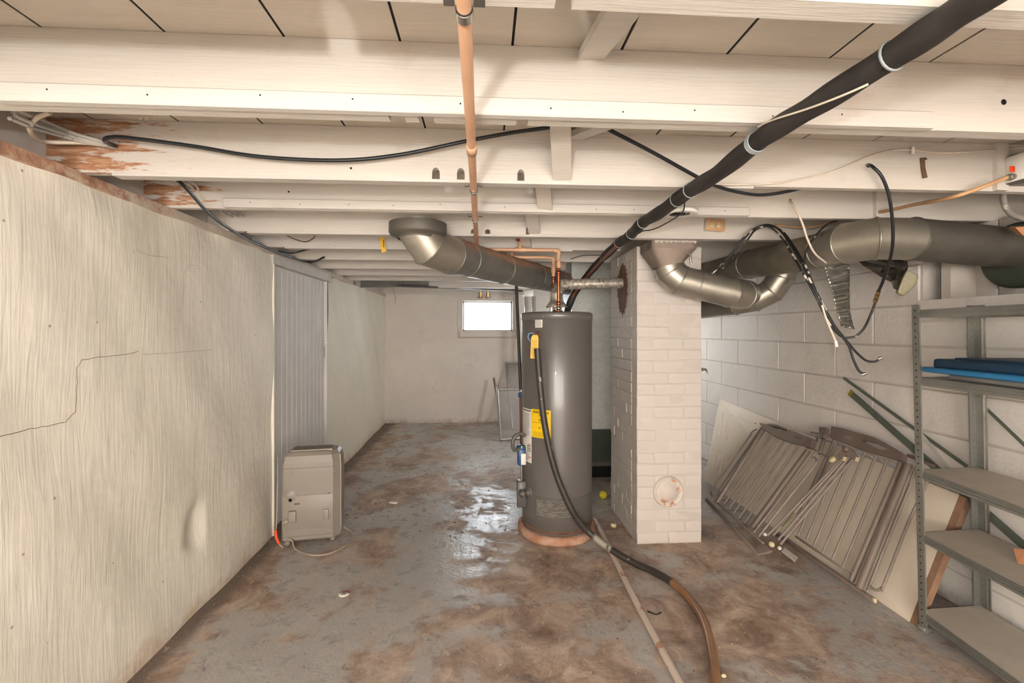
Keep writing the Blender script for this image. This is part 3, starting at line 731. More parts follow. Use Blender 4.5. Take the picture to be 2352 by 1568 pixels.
build('valve_plate', MB().rbox((.262, 2.982, .525), (.034, .004, .075), .001, 1), m_labelw, gv); build('yellow_button', MB().lathe((.252, 2.99, .605), [(.006, 0), (.006, .005), (.0001, .006)], 10, (0, -1, 0)), m_labely, gv)
build('conduit', MB().tube(smooth([(.272, 2.99, .680), (.235, 2.97, .700), (.196, 2.96, .672), (.188, 2.96, .62), (.205, 2.97, .590), (.24, 3.0, .588)], 8), .0125, 12), m_heaterl, wh, label='grey flexible conduit loop')
# draft hood
for k in range(4):
    a = math.pi / 4 + k * math.pi / 2; q = HC + V((.058 * math.cos(a), .058 * math.sin(a), 0))
    build('hood_leg', MB().box(q.x - .006, q.x + .006, q.y - .003, q.y + .003, 1.510, 1.552), m_vent, wh)
build('draft_hood', MB().lathe(HC, [(.074, 1.545), (.076, 1.548), (.050, 1.585), (.046, 1.588), (.046, 1.600)], 28), m_vent, wh)
build('flue_opening', MB().lathe(HC, [(.0001, 1.522), (.045, 1.522), (.048, 1.512)], 20), m_hole, wh)
# vent pipe
pipe_run('vent_pipe', [HC + V((0, 0, 1.594)), HC + V((.0, 0, 1.640)), HC + V((.016, .004, 1.680)), HC + V((.05, .01, 1.705)), (.62, 3.118, 1.709), (.78, 3.122, 1.714), (CHX0 + .02, 3.13, 1.720)], [.044, .043, .041, .038, .037, .037, .037], m_vent, 'short spangled steel vent pipe running from heater into chimney', 'pipe', 20, bead=.0025)

# discharge hose and floor pipe
hp = [AY(1234, 800, 2.80), AY(1240, 880, 2.80), AY(1252, 980, 2.79), AY(1275, 1080, 2.775), AY(1310, 1165, 2.76), AY(1334, 1202, 2.765), AY(1358, 1227, 2.76)]
fp = [(1404, 1262, .054), (1455, 1292, .026), (1500, 1312, .021), (1545, 1338, .021), (1588, 1380, .021), (1618, 1430, .021), (1634, 1490, .021), (1643, 1560, .021), (1646, 1640, .021)]
allp = hp + [AZ(x, y, z) for x, y, z in fp]; sm_ = smooth(allp, 8); cut = 10 * 8
hs = thing('discharge_hose', (allp[7].x, allp[7].y, 0), 'thick hose curving from the water heater to the floor', 'hose')
build('black_section', MB().tube(sm_[:cut + 1], .020, 14), m_hoseb, hs, label='scuffed black rubber section'); build('brown_section', MB().tube(sm_[cut:], .0205, 14), m_hosebr, hs, label='brown translucent tube section')
build('paint_tape', MB().tube(sm_[49:57], .0208, 12, True), splatter('grey_peeling_tape', (150, 144, 132), (80, 74, 68), .52), hs)
fpp = [AZ(1366, 1192, .014), AZ(1408, 1275, .014), AZ(1452, 1365, .014), AZ(1508, 1470, .014), AZ(1562, 1568, .014), AZ(1600, 1640, .014)]
build('floor_pipe', MB().tube(smooth(fpp, 5), .0165, 12), m_fpipe, label='straight white flaking pipe lying on the floor under the hose', cat='pipe')

# ------------------------------------------------------------------ copper lines
cu_ = thing('copper_water_line', (.498, 2.98, 1.515), 'cold water line with red valve handle dropping into the heater', 'pipe')
zc = 1.921
build('copper_riser', MB().tube([(.498, 2.98, 1.512), (.498, 2.98, 1.80)], .0115, 14), m_cop, cu_)
for z_ in (1.52, 1.553, 1.76, 1.795): build('coupling', MB().lathe((.498, 2.98, z_), [(.0115, 0), (.0145, .002), (.0145, .024), (.0115, .026)], 14), m_cop if z_ > 1.53 else m_chrome, cu_)
build('painted_riser', MB().tube([(.498, 2.98, 1.80), (.498, 2.98, zc - .02), (.492, 2.98, zc - .006), (.478, 2.98, zc), (-.04, 2.98, zc)], .0115, 14), m_copp, cu_)
build('coupling', MB().lathe((.498, 2.98, 1.80), [(.0115, 0), (.0165, .003), (.0165, .05), (.0115, .055)], 14), m_copp, cu_)
build('elbow', MB().tube(smooth([(.498, 2.98, zc - .035), (.497, 2.98, zc - .01), (.470, 2.98, zc)], 5), .0155, 14), m_copp, cu_)
build('tee', MB().tube([(.20, 2.98, zc), (.275, 2.98, zc)], .016, 14), m_copp, cu_)
build('valve_stem', MB().tube([(.238, 2.98, zc), (.238, 2.98, zc + .055)], [.013, .010], 12), m_copp, cu_)
build('valve_handle', MB().lathe((.238, 2.97, zc + .055), [(.0001, .0), (.014, .0), (.026, .004), (.026, .014), (.012, .018), (.0001, .018)], 14), m_red, cu_, label='red round valve handle')
ho_ = thing('hot_water_line', (.50, 3.22, 1.515), 'hot water line behind the cold one, with small tee', 'pipe'); zc2 = 1.912
build('copper_riser', MB().tube([(.50, 3.22, 1.512), (.50, 3.22, 1.775)], .0115, 12), m_cop, ho_)
build('painted_riser', MB().tube([(.50, 3.22, 1.775), (.50, 3.22, zc2 - .02), (.494, 3.22, zc2 - .006), (.48, 3.22, zc2), (.06, 3.22, zc2)], .0115, 12), m_copp, ho_)
for z_ in (1.70, 1.75): build('coupling', MB().lathe((.50, 3.22, z_), [(.0115, 0), (.015, .002), (.015, .02), (.0115, .022)], 12), m_cop, ho_)
build('coupling', MB().lathe((.50, 3.22, 1.80), [(.0115, 0), (.0175, .004), (.0175, .055), (.0115, .06)], 12), m_copp, ho_)
build('elbow', MB().tube(smooth([(.50, 3.22, zc2 - .035), (.499, 3.22, zc2 - .01), (.472, 3.22, zc2)], 5), .0155, 12), m_copp, ho_)
build('tee', MB().tube([(.16, 3.22, zc2), (.235, 3.22, zc2)], .0165, 12), m_copp, ho_); build('valve_stem', MB().tube([(.20, 3.22, zc2), (.20, 3.22, zc2 + .05)], [.014, .011], 12), m_copp, ho_)
build('valve_handle', MB().lathe((.20, 3.22, zc2 + .05), [(.0001, .0), (.02, .002), (.02, .010), (.0001, .014)], 12), m_rust, ho_)
# overhead supply pipe
op = thing('overhead_supply_pipe', (-.035, 1.2, 1.9), 'painted copper pipe running overhead from front to back under the joists', 'pipe')
PX = lambda y: -.0275 - .0065 * y
build('pipe', MB().tube([(PX(-.6), -.6, 1.9), (PX(1.26), 1.26, 1.9), (PX(2.72), 2.72, 1.9), (PX(2.75), 2.78, 1.905), (PX(2.97), 2.98, zc)], .0125, 16), m_copp, op)
for y_ in (1.26, 2.70): build('coupling', MB().lathe((PX(y_), y_, 1.9), [(.0125, 0), (.0155, .002), (.0155, .05), (.0125, .052)], 14, (0, 1, 0)), m_copp, op)
for y_ in (.735, 1.665, 2.105):
    m = MB(); hw = .014; m_in = .013; pts = []
    for k in range(13):
        a = -math.pi * k / 12; pts.append((PX(y_) + .0145 * math.cos(a), 1.9 + .0145 * math.sin(a)))
    pts = [(PX(y_) + .034, 1.917), (PX(y_) + .016, 1.917)] + pts + [(PX(y_) - .016, 1.917), (PX(y_) - .034, 1.917)]
    vs = []; fs = []
    for (x_, z_) in pts: vs += [(x_, y_ - .009, z_), (x_, y_ + .009, z_), (x_, y_ + .009, z_ - .0018), (x_, y_ - .009, z_ - .0018)]
    for i in range(len(pts) - 1):
        for q in range(4): fs.append((i * 4 + q, i * 4 + (q + 1) % 4, i * 4 + 4 + (q + 1) % 4, i * 4 + 4 + q))
    cmp_ = build('pipe_clamp', m.add(vs, fs), m_chrome, op)
    build('rubber_liner', MB().lathe((PX(y_), y_ - .011, 1.9), [(.0126, 0), (.0142, .001), (.0142, .021), (.0126, .022)], 16, (0, 1, 0)), m_black, cmp_)

# ------------------------------------------------------------------ ducts
dA = thing('round_duct', (-.335, 2.33, 1.7), 'grey round duct with rusty top slanting from ceiling boot to furnace', 'duct')
pipe_run('', [AY(962, 508, 2.33), AY(963, 533, 2.33), AY(985, 567, 2.36), AY(1034, 586, 2.48), AY(1070, 595, 2.66), (.12, 3.05, 1.805), (.40, 3.57, 1.82), (.84, 4.36, 1.835)], .1015, [m_galv, m_galv, m_galv] + [m_galvA] * 5, '', '', 32, root=dA, bead=.0035)
mb = MB(); cc = AY(961, 500, 2.335); prof = []
for (r, z) in ((.146, JB - .001), (.146, 1.880), (.138, 1.868), (.105, 1.866), (.102, 1.85)): prof.append((r, z))
mb.lathe((cc.x, 2.325, 0), prof, 36); 
for v in mb.v: v.y = 2.325 + (v.y - 2.325) * (.92 if abs(v.z) > 1.88 else 1.0)
build('ceiling_boot', mb, m_galvdk, dA, label='dark ceiling boot of the slanting duct')
mb = MB()
for k in range(9): mb.tube([cp_ for cp_ in [AY(925 + k * 9, 507 + 2 * math.sin(k), 2.22), AY(926 + k * 9 + random.uniform(-2, 2), 520 + random.uniform(0, 14), 2.225)]], .0022, 5)
build('white_tape_scrap', MB().rbox(AY(1077, 573, 2.60), (.04, .02, .012), .004, 1, Matrix.Rotation(.5, 4, 'Z')), m_white, dA)

def loft(a, b): 
    n = len(a); return MB().add(a + b, [(k, (k + 1) % n, n + (k + 1) % n, n + k) for k in range(n)], True)
dB = thing('round_duct', (1.13, 2.72, 1.6), 'silver elbow duct hung from a ceiling boot in front of the chimney', 'duct')
n = 32; q = AY(1534, 607, 2.715); top = []; bot = []
for k in range(n):
    a = 2 * math.pi * k / n; c, s_ = math.cos(a), math.sin(a); mx = max(abs(c), abs(s_))
    top.append(V((1.135 + .135 * c / mx, 2.715 + .105 * s_ / mx, JB - .005))); bot.append(V((q.x + .093 * c, q.y + .093 * s_, q.z - .01 + .02 * c)))
mid = [p.lerp(r_, .45) for p, r_ in zip(top, bot)]
mid2 = [V((p.x, p.y, p.z - .05)) for p in top]
build('ceiling_boot', loft(top, mid2), m_boot, dB); build('boot_cone', loft(mid2, bot), m_boot, dB)
mb = MB()
for k in range(40):
    x_ = 1.01 + .25 * k / 39; mb.sphere((x_, 2.612, 1.918 + random.uniform(-.006, .006)), random.uniform(.006, .013), 6)
build('sealant_bead', mb, simple('grey_white_sealant', (196, 188, 180), .6, 0, .1, 20), dB)
build('loose_strap', MB().tube(smooth([AY(1572, 580, 2.62), AY(1585, 585, 2.60), AY(1586, 600, 2.6), AY(1588, 607, 2.6)], 4), .006, 6), m_foil, dB)
pipe_run('', [q + V((0, 0, -.005)), AY(1541, 626, 2.71), AY(1562, 644, 2.695), AY(1600, 653, 2.685), AY(1676, 671, 2.665), AY(1702, 676, 2.72), AY(1712, 675, 2.80)], .0905, m_galv, '', '', 32, root=dB, bead=.0045)
dC = pipe_run('round_duct', [V((1.52, 3.75, 1.53)), AY(1690, 696, 2.98), AY(1733, 688, 2.90), AY(1772, 668, 2.84), AY(1795, 636, 2.80), AY(1803, 590, 2.78)], .079, m_galv, 'small silver elbow duct rising behind the chimney into the larger duct', 'duct', 28, bead=.0045)
dD = pipe_run('round_duct', [V((1.80, 3.9, 1.835)), V((1.79, 3.5, 1.835)), V((1.775, 2.9, 1.828)), AY(1895, 574, 2.24), AY(1948, 558, 2.04), AY(2012, 548, 1.945), AY(2092, 549, 1.93), AY(2352, 573, 1.985), AY(2480, 586, 2.0)], .0945, [m_galvD] * 3 + [m_galv] * 3 + [m_galvdk, m_galvdk], 'long large round duct passing under the joists to the right wall', 'duct', 36, bead=.0045)
build('drum', MB().lathe((2.48, 1.955, 1.735), [(.0001, 0), (.140, 0), (.153, .012), (.153, .06), (.0001, .06)], 40, (1, 0, 0)), m_green, label='dark green round flange where the large duct meets the wall', cat='flange')

# furnace
fu = thing('furnace', (1.2, 4.42, 0), 'galvanised furnace plenum on a dark green cabinet behind the heater', 'furnace')
build('plenum', MB().box(.82, 1.62, 4.15, 4.75, .46, 2.06), m_plen, fu); build('cabinet', MB().box(.80, 1.64, 4.13, 4.77, .16, .46), m_green, fu, label='dark green lower cabinet')
build('cabinet_sill', MB().box(.80, 1.64, 4.125, 4.77, .12, .16), m_galvdk, fu); build('toe_base', MB().box(.84, 1.60, 4.18, 4.75, 0, .12), m_hole, fu)
build('seam_strip', MB().box(.82, 1.62, 4.143, 4.152, 1.02, 1.04), m_plen, fu)
build('patch_plate', MB().prism([(.82, 4.148, 1.02), (.90, 4.148, 1.02), (1.13, 4.148, .80), (.82, 4.148, .52)], (0, -.006, 0)), m_plen, fu)
build('corner_edge', MB().box(.815, .825, 4.145, 4.155, .46, 2.06), m_plen, fu)
build('gas_tap', MB().lathe(AY(1259, 623, 3.95), [(.0001, 0), (.018, 0), (.02, .03), (.0001, .035)], 12, (0, 1, 0)), m_brass, fu)

# ------------------------------------------------------------------ insulated line along the ceiling
def hx(y): return .758 + .008 * math.sin(y * 4)
hp = [(.80, .2, 1.905), (.776, .60, 1.903), (.772, .75, 1.90), (.752, .95, 1.893), (.745, 1.15, 1.898), (.752, 1.40, 1.888), (.757, 1.63, 1.898), (.748, 1.85, 1.886), (.757, 2.12, 1.897), (.772, 2.35, 1.885), (.785, 2.57, 1.893), (.80, 3.0, 1.87), (.78, 3.35, 1.80), (.70, 3.48, 1.66), (.64, 3.46, 1.50), (.62, 3.44, 1.3), (.615, 3.44, .9)]
il = thing('insulated_line', (.76, 1.2, 1.87), 'long black foam insulated pipe crossing under the joists toward the heater', 'pipe')
build('foam_sleeve', MB().tube(smooth(hp, 8), [.0265 + .0015 * math.sin(i * .9) for i in range(len(smooth(hp, 8)))], 16), m_ins, il)
for i, (y_, nn) in enumerate(((.80, 1), (1.165, 3), (1.60, 1), (1.70, 1), (2.10, 1), (2.3, 1), (2.56, 1), (2.95, 1))):
    P = smooth(hp, 8); j = min(range(len(P)), key=lambda k: abs(P[k].y - y_)); d_ = (P[j + 1] - P[j - 1]).normalized()
    for k in range(nn): build('zip_tie', MB().lathe(P[j] + d_ * .007 * k, [(.027, 0), (.0295, .0005), (.0295, 0.0045 if i < 2 else .003), (.027, .006)], 18, d_), m_tie, il)
build('copper_line', MB().tube(smooth([V(p) + V((-.014, -.01, -.018)) for p in hp[10:16]], 8), .010, 10), m_cop, il)
wp = []; P_ = smooth(hp, 8)
for k in range(14):
    y_ = .84 + .30 * k / 13; j_ = min(range(len(P_)), key=lambda q_: abs(P_[q_].y - y_)); a_ = math.radians(42 - 117 * k / 13)
    b_ = P_[j_] + (P_[j_ + 1] - P_[j_]) * ((y_ - P_[j_].y) / (P_[j_ + 1].y - P_[j_].y)); wp.append(b_ + V((-.825 * math.cos(a_) + .565 * math.sin(a_), 0, -.565 * math.cos(a_) - .825 * math.sin(a_))) * .0305)
cable('white_control_wire', wp, .0026, m_wirew, 'thin cream wire tied along the black insulated pipe', 'wire', k=3)
cable('thin_black_wire', [AY(1573, 462, 1.85), AY(1565, 490, 1.95), AY(1520, 518, 2.2), AY(1495, 528, 2.3), AY(1478, 530, 2.35), AY(1465, 537, 2.4)], .003, m_cable, 'thin black wire drooping below the lamp ring', 'wire')
cable('thin_black_wire', [AY(1310, 595, 3.40), AY(1325, 590, 3.40), AY(1345, 586, 3.38), AY(1380, 586, 3.38)], .003, m_cable, 'short black wire above the furnace plenum', 'wire')

# ------------------------------------------------------------------ cables on the ceiling
cable('black_cable', [AY(272, 338, 1.66), AY(250, 330, 1.60), AY(240, 321, 1.56), AY(258, 315, 1.55), AY(300, 317, 1.55), AY(440, 335, 1.57), AY(600, 360, 1.58), AY(780, 368, 1.585), AY(920, 355, 1.585), AY(1075, 323, 1.56), AY(1180, 304, 1.52), AY(1285, 289, 1.42), AY(1330, 272, 1.36)], .0068, m_cable, 'black cable sagging in a long curve across the stained joist')
cable('black_cable', [AY(1350, 272, 1.35), AY(1395, 296, 1.40), AY(1490, 345, 1.50), AY(1590, 400, 1.58), AY(1640, 425, 1.62), AY(1700, 442, 1.66), AY(1760, 447, 1.69), AY(1845, 431, 1.71), AY(1880, 415, 1.74)], .0065, m_cable, 'black cable looping below the joist beside the insulated pipe')
cable('black_cable', [AY(385, 390, 1.70), AY(400, 405, 1.70), AY(435, 440, 1.80), AY(480, 490, 2.06), AY(530, 527, 2.36), AY(580, 555, 2.72), AY(640, 580, 3.08), AY(690, 598, 3.40), AY(720, 601, 3.5), AY(745, 590, 3.49)], .0075, m_cable, 'black cable running down along the left sill into the distance')
cable('black_cable', [AY(640, 577, 3.0), AY(670, 581, 3.1), AY(705, 573, 3.1), AY(728, 569, 3.02)], .006, m_cable, 'short black cable end poking through a far joist')
# grey cable bundle at upper left
for i, (dx, dy) in enumerate(((0, 0), (5, 9), (-8, 14), (9, -4))):
    cable('grey_cable', [AY(30 + dx, 258 + dy, 1.30), AY(95 + dx, 283 + dy, 1.42), AY(170 + dx * .6, 310 + dy * .6, 1.54), AY(230 + dx * .4, 326 + dy * .4, 1.60), AY(268, 337 + dy * .2, 1.648)], .0055, m_wireg, ('upper', 'second', 'lowest', 'topmost')[i] + ' of the grey cables entering the hole in the stained joist', 'cable', group='grey cable bundle')
cable('white_flat_cable', [AY(115, 258, 1.35), AY(85, 270, 1.36), AY(68, 292, 1.40), AY(80, 315, 1.48), AY(110, 326, 1.55), AY(200, 328, 1.60), AY(262, 338, 1.645)], .007, m_wirew, 'white cable bent into a loop at the upper left')
for i in range(3):
    cable('grey_cable', [AY(380 + i * 12, 405, 1.78), AY(410 + i * 16, 418, 1.95), AY(432 + i * 12, 430 + i * 2, 2.08)], .005, m_wireg, ('left', 'middle', 'right')[i] + ' of three short grey cables ending at the fourth joist', 'cable', group='short grey cables')
    cable('grey_cable', [AY(500 + i * 10, 482, 2.3), AY(520 + i * 14, 492, 2.45), AY(533 + i * 13, 498 - i, 2.55)], .005, m_wireg, ('left', 'middle', 'right')[i] + ' of three short grey cables ending at the fifth joist', 'cable', group='short grey cables')
cable('brown_wire', [AY(655, 539, 2.75), AY(680, 550, 2.85), AY(702, 555, 2.95), AY(718, 548, 3.0), AY(724, 541, 3.01)], .003, m_rust, 'thin brown wire loop under the sixth joist', 'wire')
# right-hand bundle
def brun(off, r, mat, lab):
    ox, oy, od = off
    cable('hanging_cable', [AY(1640 + ox, 628 + oy, 2.62), AY(1685 + ox, 580 + oy, 2.52), AY(1712 + ox, 545 + oy, 2.48), AY(1735 + ox * .3, 524 + oy, 2.50), AY(1765 + ox * .5, 516 + oy, 2.46), AY(1792 + ox, 530 + oy, 2.40), AY(1818 + ox, 565 + oy, 2.20), AY(1843 + ox, 608 + oy, 2.08), AY(1866 + ox * .5, 655 + oy, 2.02), AY(1890 + ox * .5, 703 + oy, 2.0), AY(1913 + ox * .6, 745 + oy, 2.0), AY(1935 + ox * .2, 773, 2.0)] + od, r, mat, lab, group='hanging cable bundle')
brun((0, 0, [AY(1950, 795, 2.0), AY(1960, 825, 2.0), AY(1972, 850, 2.0), AY(1984, 859, 1.99)]), .0052, m_cablep, 'hanging cable whose paint-splashed end points down lowest')
brun((7, 3, [AY(1948, 787, 2.0), AY(1968, 810, 2.0), AY(1990, 828, 2.0), AY(2010, 830, 1.99), AY(2020, 824, 1.98)]), .0050, m_cablep, 'hanging cable whose end curls up to the right')
brun((-7, 4, [AY(1950, 775, 1.99), AY(1968, 770, 1.97), AY(1985, 753, 1.95), AY(2000, 722, 1.92), AY(2011, 693, 1.90)]), .0052, m_cablep, 'hanging cable looping up to a brass connector')
ca = thing('coaxial_cable', AY(1995, 380, 1.644), 'black cable drooping from a joist hole to a brass connector', 'cable')
build('cable', MB().tube(smooth([AY(1993, 378, 1.65), AY(2003, 382, 1.61), AY(2025, 405, 1.60), AY(2042, 450, 1.62), AY(2050, 510, 1.66), AY(2050, 565, 1.70), AY(2040, 610, 1.76), AY(2027, 648, 1.82), AY(2018, 668, 1.86)], 8), .0058, 10), m_cable, ca)
for k in range(3):
    a_ = AY(2018 - k * 3, 668 + k * 9, 1.86 + k * .012); b_ = AY(2016 - k * 3, 675 + k * 9, 1.87 + k * .012)
    build('connector', MB().tube([a_, b_], .0085, 8), m_brass, ca)
cable('white_cable', [AY(1814, 460, 2.088), AY(1824, 475, 2.04), AY(1842, 510, 2.02), AY(1855, 550, 2.04), AY(1872, 582, 2.06), AY(1897, 603, 2.12)], .0050, m_wirew, 'white cable hanging from a hole and crossing the large duct')
cable('splashed_cable', [AY(1930, 505, 2.2), AY(1900, 515, 2.15), AY(1870, 545, 2.10), AY(1852, 575, 2.05), AY(1846, 610, 2.03)], .0042, m_cablep, 'thin paint-splashed cable arching over the large duct')
cable('white_cable', [AY(1888, 700, 1.99), AY(1897, 730, 1.99), AY(1910, 762, 1.99), AY(1920, 785, 1.99)], .0048, m_wirew, 'short white cable with plug hanging beside the bundle')
build('cable_plug', MB().tube([AY(1919, 783, 1.99), AY(1922, 796, 1.99)], [.007, .0075], 8), m_white, label='white plug on the end of the short white cable', cat='plug')
for (x_, y_, w_, s_) in ((1984, 859, 1.99, 'lower'), (2021, 823, 1.98, 'right')):
    build('cable_connector', MB().tube([AY(x_ - 4, y_ + 1, w_), AY(x_ + 5, y_ - 2, w_ - .01)], .0075, 8), m_chrome, label='metal connector on the %s hanging cable end' % s_, cat='connector')
cable('staple_wire', [AY(1625, 420, 1.60), AY(1680, 424, 1.62), AY(1780, 421, 1.635), AY(1840, 411, 1.637), AY(1910, 395, 1.637), AY(1990, 362, 1.637), AY(2050, 345, 1.637), AY(2100, 345, 1.637), AY(2160, 351, 1.637), AY(2235, 348, 1.637), AY(2352, 339, 1.637)], .0032, m_wirew, 'thin white wire stapled along the third joist', 'wire')
m = MB(); a_ = AY(2097, 345, 1.63); m.rbox(a_, (.012, .012, .028), .003, 1); build('wire_clip', m, m_white, label='small white clip holding the thin wire', cat='clip')
cable('tan_cable', [AY(1990, 492, 2.15), AY(2035, 484, 2.03), AY(2100, 470, 1.88), AY(2150, 461, 1.72), AY(2200, 449, 1.62), AY(2260, 428, 1.58), AY(2313, 407, 1.56)], .0075, m_tan, 'tan sheathed cable rising to the junction box')
cable('tan_cable', [AY(1780, 516, 2.50), AY(1830, 522, 2.48), AY(1870, 520, 2.45), AY(1930, 505, 2.35), AY(1990, 492, 2.15)], .006, m_tan, 'tan cable lying above the large duct')
build('metal_strap', MB().prism([AY(x, y, 1.642) for x, y in ((2113, 363), (2126, 362), (2128, 367), (2123, 367), (2124, 385), (2129, 408), (2119, 410), (2115, 388))], (0, -.003, 0)), m_rust, label='small rusty strap nailed to the joist right of the hanging cable', cat='strap')
# junction box
jb = thing('junction_box', AY(2335, 420, 1.60), 'grey junction box with red mark on the joist at the right edge', 'box')
p = AY(2346, 388, 1.60)
build('box_body', MB().rbox(p + V((.02, .005, 0)), (.10, .075, .105), .004, 1), m_galvdk, jb); build('face_plate', MB().rbox(p + V((-.031, -.0, .002)), (.006, .07, .10), .002, 1), m_white, jb)
build('red_mark', MB().rbox(AY(2325, 388, 1.562), (.020, .002, .022), .002, 1), simple('red_orange_paint', (255, 70, 30), .5), jb); build('cable_clamp', MB().lathe(AY(2318, 407, 1.585), [(.012, 0), (.014, .006), (.010, .02)], 10, (1, 0, .2)), m_galv, jb)
cable('grey_conduit', [AY(2305, 438, 1.70), AY(2305, 462, 1.75), AY(2318, 488, 1.80), AY(2352, 503, 1.85), AY(2400, 508, 1.9)], .011, m_wireg, 'grey curved conduit above the large duct', 'conduit')
build('cardboard_flap', MB().prism([AY(x, y, 1.80) for x, y in ((2332, 522), (2356, 520), (2366, 545), (2350, 541))], (.01, .03, .01)), m_card, label='orange-brown cardboard flap sticking out above the duct at right edge', cat='cardboard')
# outlet on the fifth joist
ol = thing('wall_outlet', AY(1642, 530, 2.53), 'tan duplex outlet plate tilted on the joist', 'outlet'); R_ = Matrix.Rotation(.07, 4, 'Y'); p = AY(1642, 517.5, 2.535)
build('outlet_box', MB().rbox(p + V((-.004, .008, 0)), (.105, .03, .064), .002, 1, R_), m_joist2, ol); pl_ = build('cover_plate', MB().rbox(p + V((0, -.010, 0)), (.112, .006, .068), .003, 2, R_), m_tan, ol)
for sx in (-1, 1):
    fc_ = p + V((sx * .0195, -.014, -sx * .0015)); rc_ = build('receptacle', MB().lathe(fc_, [(.0001, -.002), (.015, -.002), (.0165, 0), (.0165, .003)], 18, (0, 1, 0)), m_knob, ol)
    m = MB()
    for (dx, dz, w_, h_) in ((.004, .006, .007, .0025), (.004, -.006, .007, .0025), (-.008, 0, .004, .004)): m.box(fc_.x + dx - w_ / 2, fc_.x + dx + w_ / 2, fc_.y - .0027, fc_.y - .0015, fc_.z + dz - h_ / 2, fc_.z + dz + h_ / 2)
    build('slots', m, m_hole, rc_)
build('screw', MB().sphere(p + V((0, -.013, 0)), .003, 8), m_rust, ol)
# lamp ring (empty fixture plate)
lr = thing('lamp_ring', AZ(1560, 492, 1.93), 'round white ceiling fixture ring without a bulb', 'fixture'); c_ = AZ(1561, 492, 1.914)
build('rim', MB().lathe(c_, [(.045, 0), (.075, -.004), (.079, 0), (.079, .012), (.045, .012)], 32), m_white, lr); build('inner_plate', MB().lathe(c_, [(.0001, .006), (.05, .006), (.05, .010)], 24), m_joist2, lr)
build('socket_slot', MB().rbox(c_ + V((-.005, 0, .003)), (.06, .018, .008), .003, 1), m_hole, lr)
# yellow tag
pl = [AY(x, y, 2.99) for x, y in ((873, 546), (883, 543), (884, 560), (888, 577), (877, 581), (873, 565))]
yt = build('yellow_tag', MB().prism(pl, (0, .002, 0)), m_tagy, label='yellow paper tag hanging from a joist by the left wall', cat='tag'); build('print_lines', MB().prism([AY(x, y, 2.988) for x, y in ((880, 550), (881.5, 550), (882.5, 568), (881, 568))], (0, .001, 0)), m_ink, yt, kind='stuff')
build('paper_label', MB().rbox(AY(1271, 493, 2.54), (.05, .002, .012), .0005, 1), m_labelw, label='small paper label stapled behind the fourth joist', cat='label')
build('pull_chain_coil', MB().tube([AY(318 + k * 4.5, 268 + 5 * math.sin(k * 1.9), 1.62) for k in range(10)], .005, 6), m_wirew, label='pale coil of cord behind the broad front joist', cat='cord')
# nail heads and drilled holes on joist faces
def hole(px, py, Y, r, j):
    build('drill_hole', MB().lathe(AY(px, py, Y - .001), [(.0001, 0), (r, 0), (r, .004)], 10, (0, 1, 0)), m_hole, j)
for a_ in ((806, 386, 1.645, .004, jC), (2306, 234, 1.155, .008, jB), (663, 440, 2.09, .004, jD), (1735, 501, 2.555, .006, jE), (1815, 460, 2.09, .007, jD), (1995, 380, 1.645, .008, jC)): hole(*a_)

# torn tape and film under the large duct
ys_ = [615, 640, 665, 690, 715, 735, 750]; L = [(1893, 614), (1898, 635), (1908, 660), (1915, 690), (1922, 715), (1928, 735), (1931, 750)]; Rr = [(1952, 598), (1951, 625), (1951, 660), (1951, 690), (1952, 715), (1957, 738), (1963, 756)]
m = MB(); vs = []; fs = []; NR = 60; NCc = 10
def li(P, t):
    f = t * (len(P) - 1); i = min(int(f), len(P) - 2); f -= i; return (P[i][0] + (P[i + 1][0] - P[i][0]) * f, P[i][1] + (P[i + 1][1] - P[i][1]) * f)
for i in range(NR + 1):
    a_, b_ = li(L, i / NR), li(Rr, i / NR)
    for j in range(NCc + 1):
        t_ = j / NCc; w_ = .012 * math.sin(i * .9 + t_ * 2.5) + .006 * math.sin(i * 2.3 + t_ * 5) + random.uniform(-.002, .002)
        vs.append(AY(a_[0] + (b_[0] - a_[0]) * t_, a_[1] + (b_[1] - a_[1]) * t_, 2.15 + w_))
for i in range(NR):
    for j in range(NCc): q = i * (NCc + 1) + j; fs.append((q, q + 1, q + NCc + 2, q + NCc + 1))
tp_ = build('tape_strip', m.add(vs, fs, True), m_foil, label='crumpled silver duct tape strip hanging from the large duct', cat='tape'); md = tp_.modifiers.new('s', 'SOLIDIFY'); md.thickness = .002
pts = [(1964, 592), (2000, 583), (2040, 582), (2083, 588), (2086, 612), (2078, 640), (2066, 668), (2052, 662), (2047, 648), (2030, 640), (2008, 626), (1985, 610)]
m = MB(); c_ = AY(2042, 618, 2.12); vs = [c_ + V((0, -.05, 0))]; 
for (x, y) in pts: vs.append(AY(x, y, 2.14 + random.uniform(-.03, .03)))
for (x, y) in pts: vs.append(AY(2042 + (x - 2042) * .55, 618 + (y - 618) * .55, 2.12 + random.uniform(-.05, .02)))
n = len(pts); fs = []
for k in range(n): fs += [(1 + k, 1 + (k + 1) % n, 1 + n + (k + 1) % n, 1 + n + k), (1 + n + k, 1 + n + (k + 1) % n, 0)]
fb = build('film_flap', m.add(vs, fs), m_film, label='dark shiny plastic film bunched under the large duct', cat='film'); md = fb.modifiers.new('s', 'SOLIDIFY'); md.thickness = .004
m = MB(); q = [AY(x, y, 2.10) for x, y in ((2085, 618), (2113, 632), (2104, 655), (2078, 679), (2062, 672), (2073, 640))]; m.prism(q, (.03, .05, 0))
ib = build('insulation_lump', m, m_insul, label='yellowed lump of insulation by the hole in the wall', cat='insulation'); md = ib.modifiers.new('b', 'BEVEL'); md.width = .012; md.segments = 3

